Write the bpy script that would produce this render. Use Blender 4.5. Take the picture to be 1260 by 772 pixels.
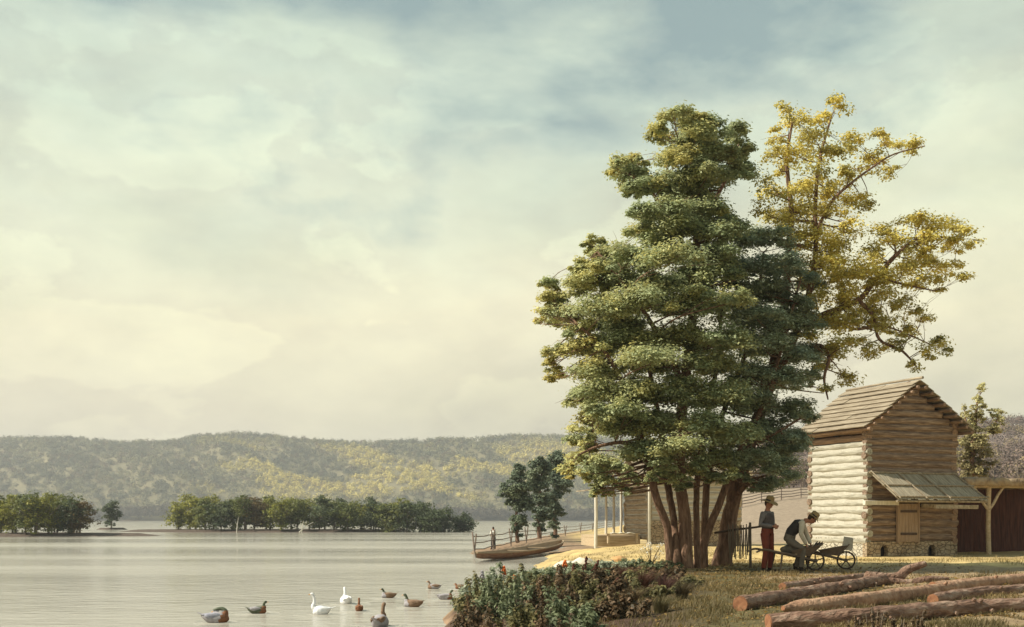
import bpy, math, random
import numpy as np
from mathutils import Vector, Matrix
R = math.radians
random.seed(7)
rng = np.random.default_rng(11)
for o in list(bpy.data.objects): bpy.data.objects.remove(o)
S = bpy.context.scene
COL = S.collection

# ------------------------------------------------------------------ camera
F, CX, HY, CZ = 1350.0, 630.0, 638.5, 2.36
cam = bpy.data.cameras.new('camera'); co = bpy.data.objects.new('camera', cam); COL.objects.link(co)
co.location = (0, 0, CZ); co.rotation_euler = (R(90), 0, 0)
cam.lens = F / 1260 * 36; cam.sensor_width = 36; cam.shift_y = (HY - 386) / 1260
cam.clip_start = 0.1; cam.clip_end = 9000
S.camera = co
S.render.resolution_x = 1024; S.render.resolution_y = 627

# ------------------------------------------------------------------ light
SUN_EL, SUN_AZ = 45.0, 187.0          # azimuth counted counter-clockwise from +X, where the sun stands
sx, sy, sz = math.cos(R(SUN_EL)) * math.cos(R(SUN_AZ)), math.cos(R(SUN_EL)) * math.sin(R(SUN_AZ)), math.sin(R(SUN_EL))
sun = bpy.data.lights.new('sun', 'SUN'); sun.energy = 5.0; sun.angle = R(1.2); sun.color = (1.0, 0.925, 0.77)
so = bpy.data.objects.new('sun', sun); COL.objects.link(so); so.location = (-30, -20, 60)
so.rotation_euler = Vector((-sx, -sy, -sz)).to_track_quat('-Z', 'Y').to_euler()
S.view_settings.view_transform = 'Standard'; S.view_settings.look = 'None'
S.view_settings.exposure = 0.5; S.view_settings.gamma = 1.0
S.view_settings.use_curve_mapping = False

W = bpy.data.worlds.new("World"); S.world = W; W.use_nodes = True
nt = W.node_tree; N = nt.nodes; L = nt.links; N.clear()
def nn(t, **k):
    n = N.new(t)
    for a, b in k.items(): setattr(n, a, b)
    return n
out = nn('ShaderNodeOutputWorld'); bg = nn('ShaderNodeBackground'); bg.inputs['Strength'].default_value = 0.1
sky = nn('ShaderNodeTexSky', sky_type='NISHITA', sun_disc=False)
sky.sun_elevation = R(SUN_EL); sky.sun_rotation = R(90 - SUN_AZ); sky.air_density = 1.2; sky.dust_density = 2.0
tc = nn('ShaderNodeTexCoord'); sep = nn('ShaderNodeSeparateXYZ'); L.new(tc.outputs['Generated'], sep.inputs[0])
def wnoise(scale, detail, sc3, dist=0.0, off=(0, 0, 0), rot=(0, 0, 0)):
    mp = nn('ShaderNodeMapping'); mp.inputs['Scale'].default_value = sc3; mp.inputs['Location'].default_value = off
    mp.inputs['Rotation'].default_value = rot
    L.new(tc.outputs['Generated'], mp.inputs['Vector'])
    n = nn('ShaderNodeTexNoise'); n.inputs['Scale'].default_value = scale; n.inputs['Detail'].default_value = detail
    n.inputs['Roughness'].default_value = 0.55; n.inputs['Distortion'].default_value = dist
    L.new(mp.outputs[0], n.inputs['Vector']); return n.outputs[0]
def wmath(op, a, b=None, c=None):
    m = nn('ShaderNodeMath', operation=op)
    for i, v in enumerate((a, b, c)):
        if v is None: continue
        if isinstance(v, (int, float)): m.inputs[i].default_value = v
        else: L.new(v, m.inputs[i])
    return m.outputs[0]
def wramp(fac, stops, interp='LINEAR'):
    r = nn('ShaderNodeValToRGB'); r.color_ramp.interpolation = interp
    e = r.color_ramp.elements
    while len(e) < len(stops): e.new(0.5)
    for i, (p, c) in enumerate(stops):
        e[i].position = p; e[i].color = (*c, 1) if len(c) == 3 else c
    L.new(fac, r.inputs[0]); return r.outputs[0]
def wmix(f, a, b, bt='MIX'):
    m = nn('ShaderNodeMix', data_type='RGBA', blend_type=bt)
    for s, v in ((m.inputs[0], f), (m.inputs[6], a), (m.inputs[7], b)):
        if isinstance(v, (int, float)): s.default_value = v
        elif isinstance(v, tuple): s.default_value = (*v, 1)
        else: L.new(v, s)
    return m.outputs[2]
n_big = wnoise(2.6, 5, (1, 1, 2.6), 0.2, (3.1, 0.4, 0), (0, R(20), 0))
n_mid = wnoise(4.6, 9, (1, 1, 1.7), 0.25, (5.3, 8.7, 2), (0, R(24), 0))
n_fine = wnoise(17, 8, (1, 1, 2.0), 0.2, (1.3, 5.1, 2), (0, R(26), 0))
elev = wmath('ADD', sep.outputs[2], wmath('MULTIPLY', wmath('SUBTRACT', n_big, 0.5), 0.22))
base = wramp(elev, [(0.0, (.57, .52, .40)), (0.08, (.605, .56, .415)), (0.17, (.68, .64, .45)), (0.27, (.63, .65, .48)),
                    (0.36, (.53, .61, .50)), (0.50, (.28, .35, .34)), (1.0, (.11, .16, .20))])
shade = wramp(n_mid, [(0.30, (.80, .79, .80)), (0.46, (.93, .93, .91)), (0.56, (1.02, 1.01, .99)), (0.70, (1.10, 1.10, 1.07))])
c1 = wmix(1.0, base, shade, 'MULTIPLY')
fine = wramp(n_fine, [(0.3, (.95, .95, .96)), (0.7, (1.05, 1.05, 1.03))])
c1 = wmix(1.0, c1, fine, 'MULTIPLY')
n_rim = wnoise(3.3, 9, (1, 1, 2.0), 0.1, (11.3, 2.7, 5), (0, R(30), 0))
rim = wramp(n_rim, [(0.40, (1.0, 1.0, 1.0)), (0.478, (.945, .935, .94)), (0.50, (1.05, 1.05, 1.03)), (0.60, (1.0, 1.0, .99)), (0.72, (.95, .95, .95))])
c1 = wmix(1.0, c1, rim, 'MULTIPLY')
# open blue patches high up
bm = wmath('ADD', wmath('MULTIPLY', sep.outputs[2], 2.6), wmath('MULTIPLY', n_mid, 1.15))
bm = wramp(wmath('ADD', wmath('MULTIPLY', bm, 0.5), wmath('MULTIPLY', wmath('SUBTRACT', n_big, .5), .5)), [(0.75, (0, 0, 0)), (0.88, (.9, .9, .9))])
c2 = wmix(bm, c1, (.20, .28, .285))
# edges of cumulus near the left horizon: a brighter rim where the fine noise crosses
ten = wmix(1.0, c2, (10.0, 10.0, 10.0), 'MULTIPLY')
fin = wmix(0.93, sky.outputs[0], ten)
L.new(fin, bg.inputs['Color']); L.new(bg.outputs[0], out.inputs[0])

# ------------------------------------------------------------------ helpers
def P(px, py, D): return Vector(((px - CX) / F * D, D, CZ + (HY - py) / F * D))
_h = np.random.default_rng(5).random((256, 256))
def vnoise(x, y, octv=4, seed=0):
    x = np.asarray(x, float) + seed * 17.3; y = np.asarray(y, float) + seed * 9.1
    t = np.zeros(np.broadcast(x, y).shape); a = 1.0; s = 0
    for _ in range(octv):
        xi = np.floor(x).astype(int); yi = np.floor(y).astype(int)
        fx = x - xi; fy = y - yi; fx = fx * fx * (3 - 2 * fx); fy = fy * fy * (3 - 2 * fy)
        g = lambda i, j: _h[(xi + i) % 256, (yi + j) % 256]
        t += a * ((g(0, 0) * (1 - fx) + g(1, 0) * fx) * (1 - fy) + (g(0, 1) * (1 - fx) + g(1, 1) * fx) * fy)
        s += a; a *= .5; x = x * 2.03 + 5.7; y = y * 2.03 + 3.3
    return t / s
def ss(v, a, b):
    t = np.clip((np.asarray(v, float) - a) / (b - a), 0, 1); return t * t * (3 - 2 * t)

def tag(o, label=None, cat=None, group=None, kind=None):
    if label: o['label'] = label
    if cat: o['category'] = cat
    if group: o['group'] = group
    if kind: o['kind'] = kind
    return o
def empty(name, loc=(0, 0, 0), rz=0.0, scale=1.0):
    o = bpy.data.objects.new(name, None); COL.objects.link(o); o.location = loc; o.rotation_euler = (0, 0, rz)
    o.scale = (scale,) * 3; o.empty_display_size = .3
    return o
def link(name, me, m, parent=None):
    o = bpy.data.objects.new(name, me); COL.objects.link(o)
    if m is not None:
        for mm in (m if isinstance(m, (list, tuple)) else [m]): me.materials.append(mm)
    if parent is not None: o.parent = parent
    return o
def copy_tree(o, parent=None):
    c = o.copy(); COL.objects.link(c); c.parent = parent
    for ch in list(o.children): copy_tree(ch, c)
    return c

def np_mesh(name, verts, quads, cols=None, smooth=False, k=4):
    me = bpy.data.meshes.new(name)
    verts = np.asarray(verts, np.float32).reshape(-1, 3); quads = np.asarray(quads, np.int32).reshape(-1, k)
    me.vertices.add(len(verts)); me.vertices.foreach_set('co', verts.ravel())
    me.loops.add(quads.size); me.loops.foreach_set('vertex_index', quads.ravel())
    me.polygons.add(len(quads)); me.polygons.foreach_set('loop_start', np.arange(0, quads.size, k, dtype=np.int32))
    me.update(calc_edges=True)
    if smooth: me.polygons.foreach_set('use_smooth', np.ones(len(quads), bool))
    if cols is not None:
        a = me.color_attributes.new('hue', 'FLOAT_COLOR', 'POINT')
        c = np.ones((len(verts), 4), np.float32); c[:, :3] = cols; a.data.foreach_set('color', c.ravel())
    me.validate(); return me

class MB:
    def __bool__(s): return True
    """collects shapes; build() links them as one mesh"""
    def __init__(s): s.v = []; s.f = []; s.mi = []; s.cur = 0
    def _add(s, vs, fs):
        b = len(s.v); s.v += [tuple(v) for v in vs]; s.f += [tuple(b + i for i in f) for f in fs]; s.mi += [s.cur] * len(fs); return s
    def box(s, x0, x1, y0, y1, z0, z1, M=None, j=0.0):
        vs = [Vector((x, y, z)) for z in (z0, z1) for y in (y0, y1) for x in (x0, x1)]
        if j: vs = [v + Vector((random.uniform(-j, j), random.uniform(-j, j), random.uniform(-j, j))) for v in vs]
        if M: vs = [M @ v for v in vs]
        return s._add(vs, [(0, 2, 3, 1), (4, 5, 7, 6), (0, 1, 5, 4), (2, 6, 7, 3), (0, 4, 6, 2), (1, 3, 7, 5)])
    def tube(s, pts, rad, seg=10, cap=True, wob=0.0, flat=1.0):
        pts = [Vector(p) for p in pts]; n = len(pts)
        if not hasattr(rad, '__len__'): rad = [rad] * n
        vs = []; up = None; b = 0
        for i, p in enumerate(pts):
            d = (pts[min(i + 1, n - 1)] - pts[max(i - 1, 0)]).normalized()
            if up is None:
                up = Vector((0, 0, 1)) if abs(d.z) < .9 else Vector((0, 1, 0))
            a = d.cross(up).normalized(); c = a.cross(d).normalized(); up = c
            for k in range(seg):
                t = 2 * math.pi * k / seg; r = rad[i] * (1 + random.uniform(-wob, wob))
                vs.append(p + a * math.cos(t) * r + c * math.sin(t) * r * flat)
        fs = [(i * seg + k, i * seg + (k + 1) % seg, (i + 1) * seg + (k + 1) % seg, (i + 1) * seg + k) for i in range(n - 1) for k in range(seg)]
        if cap: fs += [tuple(range(seg))[::-1], tuple((n - 1) * seg + k for k in range(seg))]
        return s._add(vs, fs)
    def ball(s, c, r, seg=12, rings=8, M=None):
        if not hasattr(r, '__len__'): r = (r, r, r)
        c = Vector(c); vs = []
        def tr(v): return c + (M @ v if M else v)
        for i in range(1, rings):
            ph = math.pi * i / rings
            for k in range(seg):
                t = 2 * math.pi * k / seg
                vs.append(tr(Vector((r[0] * math.sin(ph) * math.cos(t), r[1] * math.sin(ph) * math.sin(t), r[2] * math.cos(ph)))))
        vs.append(tr(Vector((0, 0, r[2])))); vs.append(tr(Vector((0, 0, -r[2])))); T = len(vs) - 2
        fs = [(i * seg + k, (i + 1) * seg + k, (i + 1) * seg + (k + 1) % seg, i * seg + (k + 1) % seg) for i in range(rings - 2) for k in range(seg)]
        fs += [(T, k, (k + 1) % seg) for k in range(seg)] + [(T + 1, (rings - 2) * seg + (k + 1) % seg, (rings - 2) * seg + k) for k in range(seg)]
        return s._add(vs, fs)
    def ring(s, c, R0, r, axis='y', seg=28, sub=8, ry=None):
        vs = []; c = Vector(c)
        for i in range(seg):
            t = 2 * math.pi * i / seg
            for k in range(sub):
                u = 2 * math.pi * k / sub; rr = R0 + r * math.cos(u); w = (ry or r) * math.sin(u)
                v = Vector((rr * math.cos(t), w, rr * math.sin(t))) if axis == 'y' else Vector((rr * math.cos(t), rr * math.sin(t), w))
                vs.append(c + v)
        fs = [(i * sub + k, ((i + 1) % seg) * sub + k, ((i + 1) % seg) * sub + (k + 1) % sub, i * sub + (k + 1) % sub) for i in range(seg) for k in range(sub)]
        return s._add(vs, fs)
    def mesh(s, name):
        me = bpy.data.meshes.new(name); me.from_pydata(s.v, [], s.f); me.update(); return me
    def build(s, name, m, parent=None, smooth=True, ang=38):
        me = s.mesh(name); o = link(name, me, m, parent)
        if isinstance(m, (list, tuple)): me.polygons.foreach_set('material_index', np.array(s.mi, np.int32))
        if smooth:
            me.polygons.foreach_set('use_smooth', np.ones(len(me.polygons), bool))
            try: me.set_sharp_from_angle(angle=R(ang))
            except Exception: pass
        return o
def fuse(name, mb, m, parent=None, voxel=.01, smooth=4, assign=None):
    """one continuous skin over overlapping shapes"""
    me = mb.mesh('tmp'); t = bpy.data.objects.new('tmp', me); COL.objects.link(t)
    a = t.modifiers.new('r', 'REMESH'); a.mode = 'VOXEL'; a.voxel_size = voxel
    if smooth:
        b = t.modifiers.new('s', 'SMOOTH'); b.factor = .6; b.iterations = smooth
    dg = bpy.context.evaluated_depsgraph_get(); dg.update()
    nm = bpy.data.meshes.new_from_object(t.evaluated_get(dg)); bpy.data.objects.remove(t); nm.name = name
    nm.polygons.foreach_set('use_smooth', np.ones(len(nm.polygons), bool))
    o = link(name, nm, m, parent)
    if assign:
        for p in nm.polygons: p.material_index = assign(p.center)
    return o

# ------------------------------------------------------------------ materials
def mat(name, stops, scale=4.0, rough=.85, bump=.3, stretch=(1, 1, 1), detail=6, bscale=None, spec=.25, dist=.3, hue=False,
        trans=0.0, bdist=.02, vor=None, wave=None):
    m = bpy.data.materials.new(name); m.use_nodes = True; nt = m.node_tree; ns = nt.nodes; ls = nt.links
    b = ns['Principled BSDF']; b.inputs['Roughness'].default_value = rough; b.inputs['Specular IOR Level'].default_value = spec
    tc = ns.new('ShaderNodeTexCoord'); mp = ns.new('ShaderNodeMapping'); mp.inputs['Scale'].default_value = stretch
    ls.new(tc.outputs['Object'], mp.inputs[0])
    n = ns.new('ShaderNodeTexNoise'); n.inputs['Scale'].default_value = scale; n.inputs['Detail'].default_value = detail
    n.inputs['Roughness'].default_value = .62; n.inputs['Distortion'].default_value = dist; ls.new(mp.outputs[0], n.inputs['Vector'])
    r = ns.new('ShaderNodeValToRGB'); e = r.color_ramp.elements
    while len(e) < len(stops): e.new(.5)
    k = len(stops)
    for i, c in enumerate(stops):
        e[i].position = .28 + .44 * i / max(k - 1, 1); e[i].color = (*c, 1)
    ls.new(n.outputs[0], r.inputs[0]); colr = r.outputs[0]
    if vor:
        v = ns.new('ShaderNodeTexVoronoi'); v.inputs['Scale'].default_value = vor; v.feature = 'DISTANCE_TO_EDGE'
        ls.new(mp.outputs[0], v.inputs['Vector'])
        rr = ns.new('ShaderNodeValToRGB'); rr.color_ramp.elements[0].color = (.30, .28, .25, 1); rr.color_ramp.elements[1].position = .09
        rr.color_ramp.elements[1].color = (1, 1, 1, 1)
        ls.new(v.outputs['Distance'], rr.inputs[0])
        mx = ns.new('ShaderNodeMix'); mx.data_type = 'RGBA'; mx.blend_type = 'MULTIPLY'; mx.inputs[0].default_value = 1
        ls.new(colr, mx.inputs[6]); ls.new(rr.outputs[0], mx.inputs[7]); colr = mx.outputs[2]
    if wave:
        wv = ns.new('ShaderNodeTexWave'); wv.wave_type = 'RINGS'; wv.rings_direction = 'X'; wv.inputs['Scale'].default_value = wave; wv.inputs['Distortion'].default_value = 1.5
        wv.inputs['Detail'].default_value = 2; ls.new(mp.outputs[0], wv.inputs['Vector'])
        wr = ns.new('ShaderNodeValToRGB'); wr.color_ramp.elements[0].color = (.55, .5, .48, 1); wr.color_ramp.elements[1].color = (1.1, 1.1, 1.1, 1); ls.new(wv.outputs['Color'], wr.inputs[0])
        mx = ns.new('ShaderNodeMix'); mx.data_type = 'RGBA'; mx.blend_type = 'MULTIPLY'; mx.inputs[0].default_value = .8
        ls.new(colr, mx.inputs[6]); ls.new(wr.outputs[0], mx.inputs[7]); colr = mx.outputs[2]
    if hue:
        at = ns.new('ShaderNodeAttribute'); at.attribute_name = 'hue'
        mx = ns.new('ShaderNodeMix'); mx.data_type = 'RGBA'; mx.blend_type = 'MULTIPLY'; mx.inputs[0].default_value = 1
        ls.new(at.outputs['Color'], mx.inputs[6]); ls.new(colr, mx.inputs[7]); colr = mx.outputs[2]
    ls.new(colr, b.inputs['Base Color'])
    if bump:
        n2 = ns.new('ShaderNodeTexNoise'); n2.inputs['Scale'].default_value = bscale or scale * 2.5; n2.inputs['Detail'].default_value = 6
        ls.new(mp.outputs[0], n2.inputs['Vector'])
        bp = ns.new('ShaderNodeBump'); bp.inputs['Strength'].default_value = bump; bp.inputs['Distance'].default_value = bdist
        h = n2.outputs[0]
        if vor:
            ad = ns.new('ShaderNodeMath'); ad.operation = 'MULTIPLY_ADD'; ls.new(rr.outputs[0], ad.inputs[0]); ad.inputs[1].default_value = 1.2
            ls.new(n2.outputs[0], ad.inputs[2]); h = ad.outputs[0]
        ls.new(h, bp.inputs['Height']); ls.new(bp.outputs[0], b.inputs['Normal'])
    if trans:
        t = ns.new('ShaderNodeBsdfTranslucent'); ls.new(colr, t.inputs['Color'])
        ms = ns.new('ShaderNodeMixShader'); ms.inputs[0].default_value = trans
        ls.new(b.outputs[0], ms.inputs[1]); ls.new(t.outputs[0], ms.inputs[2]); ls.new(ms.outputs[0], ns['Material Output'].inputs['Surface'])
    return m
M = {}
W1 = (1, 1, 1)
M['leaf'] = mat('leaf', [(.80, .80, .80), (1.1, 1.1, 1.1)], scale=1.5, rough=.6, bump=0, hue=True, trans=.36, spec=.3)
M['farleaf'] = mat('far_leaf', [(.85, .85, .85), (1.1, 1.1, 1.1)], scale=.05, rough=.9, bump=0, hue=True, trans=.1, spec=.05)
M['bark'] = mat('bark', [(.07, .040, .028), (.19, .11, .07), (.31, .20, .14)], scale=5, stretch=(3.2, 3.2, .55), bump=.9, bdist=.05, bscale=7)
M['bark_grey'] = mat('bark_grey', [(.10, .075, .055), (.20, .16, .12)], scale=3, stretch=(3, 3, .6), bump=.5)
M['wash_log'] = mat('whitewashed_log', [(.14, .125, .09), (.32, .30, .24), (.45, .435, .36)], scale=3.0, stretch=(6, .55, 6), bump=.5, bscale=7)
M['brown_log'] = mat('brown_log', [(.07, .045, .034), (.20, .14, .10), (.38, .29, .22)], scale=3.0, stretch=(.5, 5, 5), bump=1.0, bscale=6)
M['brown_log_side'] = mat('brown_log_side', [(.12, .07, .045), (.23, .15, .10), (.36, .25, .17)], scale=3.0, stretch=(5, .5, 5), bump=.9, bscale=6)
M['wash_log2'] = mat('grey_log', [(.22, .19, .15), (.38, .34, .28), (.50, .46, .39)], scale=3.0, stretch=(.5, 5, 5), bump=.8, bscale=6)
M['tan_side'] = mat('tan_log_side', [(.20, .15, .10), (.34, .27, .19), (.46, .39, .29)], scale=3.0, stretch=(5, .5, 5), bump=.8, bscale=6)
M['tan_log'] = mat('tan_log', [(.30, .22, .14), (.44, .34, .22), (.55, .45, .31)], scale=3.0, stretch=(.5, 5, 5), bump=.6, bscale=6)
M['mortar'] = mat('lime_chinking', [(.40, .38, .32), (.52, .50, .44)], scale=6, bump=.5)
M['mortar_dark'] = mat('clay_chinking', [(.14, .095, .065), (.24, .17, .12)], scale=6, bump=.5)
M['board'] = mat('roof_board', [(.14, .11, .075), (.27, .22, .155), (.40, .34, .25)], scale=2.2, stretch=(5, .5, 5), bump=.5, bscale=8)
M['board_slope'] = mat('pent_board', [(.17, .14, .10), (.30, .26, .19), (.42, .37, .28)], scale=2.5, stretch=(5, .6, .6), bump=.5, bscale=8)
M['door'] = mat('door_board', [(.22, .15, .10), (.36, .26, .18)], scale=3, stretch=(7, 7, .6), bump=.5)
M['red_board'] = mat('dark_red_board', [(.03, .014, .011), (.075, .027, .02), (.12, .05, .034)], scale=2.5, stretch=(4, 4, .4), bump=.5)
M['stone'] = mat('rubble_stone', [(.24, .17, .11), (.36, .28, .19), (.46, .38, .27)], scale=3, stretch=(1, 1, 1.7), bump=.8, vor=4.2, bdist=.05)
M['stone_white'] = mat('limed_stone', [(.36, .33, .26), (.52, .48, .39)], scale=3, stretch=(1, 1, 1.7), bump=.8, vor=4.2, bdist=.05)
M['thatch'] = mat('weathered_thatch', [(.16, .11, .07), (.30, .22, .14), (.40, .31, .20)], scale=3, bump=.9, bdist=.06)
M['rail'] = mat('fence_rail', [(.13, .10, .08), (.26, .20, .16)], scale=3, bump=.3)
M['pole'] = mat('pale_pole', [(.50, .46, .38), (.70, .66, .57)], scale=4, stretch=(3, 3, .6), bump=.3)
M['logbark'] = mat('fallen_log_bark', [(.07, .038, .028), (.22, .13, .09), (.40, .29, .22)], scale=4.5, stretch=(.7, 2.4, 2.4), bump=1.0, bdist=.07, bscale=9)
M['logpeel'] = mat('peeled_log', [(.16, .085, .055), (.34, .20, .125), (.46, .31, .21)], scale=3.4, stretch=(1.3, 1.6, 1.6), bump=1.0, bdist=.05, bscale=8)
M['cut'] = mat('fresh_cut_wood', [(.20, .085, .045), (.33, .155, .08), (.42, .22, .12)], scale=7, bump=.5, wave=26)
M['boat'] = mat('boat_plank', [(.13, .065, .04), (.24, .125, .075), (.33, .19, .12)], scale=2.5, stretch=(.4, 4, 4), bump=.4)
M['boat_in'] = mat('boat_inside', [(.24, .17, .11), (.38, .29, .19)], scale=2.5, stretch=(.4, 4, 4), bump=.4)
M['iron'] = mat('dark_wood', [(.05, .033, .026), (.10, .068, .05)], scale=6, bump=.3)
M['barrow'] = mat('barrow_wood', [(.10, .07, .05), (.19, .135, .095)], scale=5, bump=.3)
M['canvas'] = mat('canvas', [(.34, .30, .24), (.48, .44, .36)], scale=8, bump=.3)
M['skin'] = mat('skin', [(.30, .135, .085), (.40, .19, .12)], scale=14, rough=.6, bump=.1)
M['hair'] = mat('hair', [(.03, .018, .012), (.06, .035, .02)], scale=20, bump=.4)
M['straw'] = mat('straw_hat', [(.20, .135, .06), (.34, .24, .11)], scale=20, bump=.4)
M['redtrouser'] = mat('russet_cloth', [(.13, .030, .018), (.21, .052, .03)], scale=9, bump=.4, bdist=.015)
M['bluesh'] = mat('grey_blue_cloth', [(.11, .10, .10), (.20, .18, .175)], scale=9, bump=.4, bdist=.015)
M['vestc'] = mat('brown_cloth', [(.06, .05, .05), (.11, .09, .085)], scale=9, bump=.4)
M['creamsh'] = mat('cream_cloth', [(.42, .37, .28), (.58, .52, .42)], scale=9, bump=.4, bdist=.015)
M['dark'] = mat('dark_cloth', [(.025, .022, .024), (.05, .042, .04)], scale=9, bump=.4)
M['greytr'] = mat('grey_cloth', [(.10, .085, .065), (.17, .14, .11)], scale=9, bump=.4, bdist=.015)
M['boot'] = mat('boot', [(.02, .015, .012), (.045, .03, .02)], scale=12, bump=.2)
M['eye'] = mat('eye', [(.01, .01, .01), (.02, .02, .02)], bump=0, rough=.3)
M['white'] = mat('white_feather', [(.72, .72, .74), (.84, .84, .85)], scale=16, bump=.3)
M['bill'] = mat('orange_bill', [(.50, .22, .04), (.60, .28, .06)], scale=10, bump=0, rough=.5)
M['greenf'] = mat('green_feather', [(.05, .065, .04), (.11, .125, .075)], scale=14, rough=.5, bump=.2)
M['brownf'] = mat('brown_feather', [(.11, .065, .04), (.22, .14, .09), (.33, .24, .17)], scale=20, stretch=(.8, 2, 2), bump=.3)
M['chest'] = mat('chestnut_feather', [(.13, .06, .035), (.27, .12, .055)], scale=16, bump=.3)
M['greyf'] = mat('grey_feather', [(.26, .24, .25), (.42, .40, .42)], scale=18, bump=.3)
M['bluef'] = mat('blue_feather', [(.17, .17, .24), (.42, .42, .46)], scale=10, bump=.2)
M['flower'] = mat('orange_flower', [(.60, .12, .03), (.78, .24, .06)], scale=10, bump=0, trans=.2)
M['petal'] = mat('white_petal', [(.75, .74, .66), (.85, .84, .78)], scale=10, bump=0)
M['rock'] = mat('pale_rock', [(.50, .46, .38), (.72, .68, .58)], scale=3, bump=.7)
M['rock_o'] = mat('ochre_rock', [(.42, .24, .10), (.55, .34, .16)], scale=3, bump=.7)
M['cloth'] = mat('linen', [(.70, .68, .62), (.80, .78, .72)], scale=6, bump=.4)

# ------------------------------------------------------------------ terrain
SH = np.array([(0.9, -60), (0.9, 4), (0.3, 8), (-0.25, 10.5), (-0.75, 13), (-1.15, 17), (-1.45, 22), (-1.5, 26), (-1.15, 31), (-0.35, 37.5), (0.55, 45),
               (0.9, 50), (1.6, 60), (2.6, 75), (4.3, 96), (1.6, 84.5), (-0.8, 76.5), (-2.9, 71), (-3.1, 76), (-1.9, 92), (0.0, 112), (2.6, 135), (7.5, 175), (16, 235),
               (40, 330), (120, 520), (420, 900), (1500, 1200), (3000, 1200), (3000, -60)], float)
def sdist(x, y):
    x = np.asarray(x, float); y = np.asarray(y, float); d = np.full(x.shape, 1e9); ins = np.zeros(x.shape, bool)
    n = len(SH)
    for i in range(n):
        ax, ay = SH[i]; bx, by = SH[(i + 1) % n]; ex, ey = bx - ax, by - ay
        t = np.clip(((x - ax) * ex + (y - ay) * ey) / (ex * ex + ey * ey), 0, 1)
        d = np.minimum(d, np.hypot(x - ax - t * ex, y - ay - t * ey))
        with np.errstate(divide='ignore', invalid='ignore'):
            c = ((ay > y) != (by > y)) & (x < (bx - ax) * (y - ay) / (by - ay if by != ay else 1e-9) + ax)
        ins ^= c
    return np.where(ins, d, -d)
ISL = [(-44.5, 200, 26.5, 12), (-80, 152, 31.5, 9.5), (-86.5, 238, 3.6, 3)]   # x, y, half length, half depth
def H(x, y, det=True):
    x = np.asarray(x, float); y = np.asarray(y, float)
    d = sdist(x, y) + (vnoise(x * .8, y * .5, 3, 3) - .5) * np.clip(y / 40, .5, 2.0)
    tgt = 1.17 + (0.78 - 1.17) * ss(y, 30, 42) * ss(x, 6.5, 10)
    tgt = tgt + (1.08 - tgt) * ss(y, 46, 58) * ss(9 + 0 * x - x, -3, 3)
    tgt = tgt + (0.38 - tgt) * ss(y, 66, 74) * (1 - ss(x, 7, 22))
    s = 1.1 + 2.2 * ss(y, 26, 40) + 3 * ss(y, 60, 90)
    land = tgt * (1 - np.exp(-np.maximum(d, 0) / s))
    z = np.where(d > 0, land, np.maximum(d * .35, -1.4))
    u = x / np.maximum(y, 1)
    k = ss(u, .08, .24)
    z = z + k * (7.2 * ss(y, 66, 205) + 52 * ss(y, 200, 720)) * np.where(d > 0, 1, 0)
    z = z + k * ss(y, 200, 400) * (vnoise(x / 60, y / 60, 3, 9) - .5) * 14
    for cx, cy, a, b in ISL:
        q = np.sqrt(((x - cx) / a) ** 2 + ((y - cy) / b) ** 2) + (vnoise(x * .2, y * .2, 2, 1) - .5) * .12
        z = np.maximum(z, np.clip((1 - q) * 3.0, -1.4, .4))
    z = np.where(y > 1262 + 20 * vnoise(x / 90, 0 * x, 2, 4), np.maximum(z, 1.0), z)
    if det:
        z = z + np.where(z > .02, 1, 0) * ((vnoise(x * 1.3, y * 1.3, 3, 2) - .5) * .10 + (vnoise(x * 5, y * 5, 2, 6) - .5) * .035) * (1 - ss(y, 90, 300))
    return z
ys = [-30.0, -20, -12, -6, -2, 1, 3]
while ys[-1] < 2700: ys.append(ys[-1] + max(.14, ys[-1] * .0135))
ys = np.array(ys); us = np.linspace(-1.0, 1.0, 520)
Y, U = np.meshgrid(ys, us, indexing='ij'); X = U * (np.maximum(Y, 0) + 15) + np.maximum(Y, 0) * 0
Z = H(X, Y)
nr, nc = Y.shape; idx = np.arange(nr * nc).reshape(nr, nc)
Q = np.stack([idx[:-1, :-1], idx[:-1, 1:], idx[1:, 1:], idx[1:, :-1]], -1).reshape(-1, 4)
D_ = sdist(X, Y)
wob = (vnoise(X * .45, Y * .45, 4, 8) - .5)
uu = X / np.maximum(Y, 1)
straw = ss(Y + wob * 3 - 1.5 * ss(X, 5, 9), 24.6, 27.2) * (1 - ss(Y, 62, 84) * ss(uu, .10, .2))
straw *= 1 - ss(Y, 66, 72) * (1 - ss(X, 5, 9))
grass = (1 - straw) * (1 - ss(Y, 30, 40))
field = ss(Y, 62, 84) * ss(uu, .10, .2)
mud = 1 - ss(Z, .04, .26)
gcol = np.zeros((nr, nc, 3))
def blend(c, w): 
    for i in range(3): gcol[..., i] = gcol[..., i] * (1 - w) + c[i] * w
gcol[:] = (.20, .145, .09)
blend((.30, .22, .13), np.clip(grass, 0, 1))
blend((.11, .092, .04), np.clip(grass, 0, 1) * ss(vnoise(X * .7, Y * .45, 4, 27) + .16 * (1 - ss(uu, .20, .30)) - .20 * ss(Y, 15, 19) * ss(uu, .18, .25), .46, .56))
blend((.075, .045, .03), np.clip(grass, 0, 1) * (1 - ss(uu + wob * .06, .10, .20)))  # dark brown paints the shadowy lower bank into the ground colour
blend((.60, .45, .20), np.clip(straw, 0, 1) * (.75 + .4 * np.clip(wob * 3, -.6, .6)))
blend((.30, .235, .175), np.clip(field, 0, 1))
blend((.20, .15, .13), ss(Y, 190, 240) * np.clip(field, 0, 1))
blend((.30, .20, .13), mud * (1 - ss(Y, 34, 44)) + mud * ss(Y, 66, 80) * .9)
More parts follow.
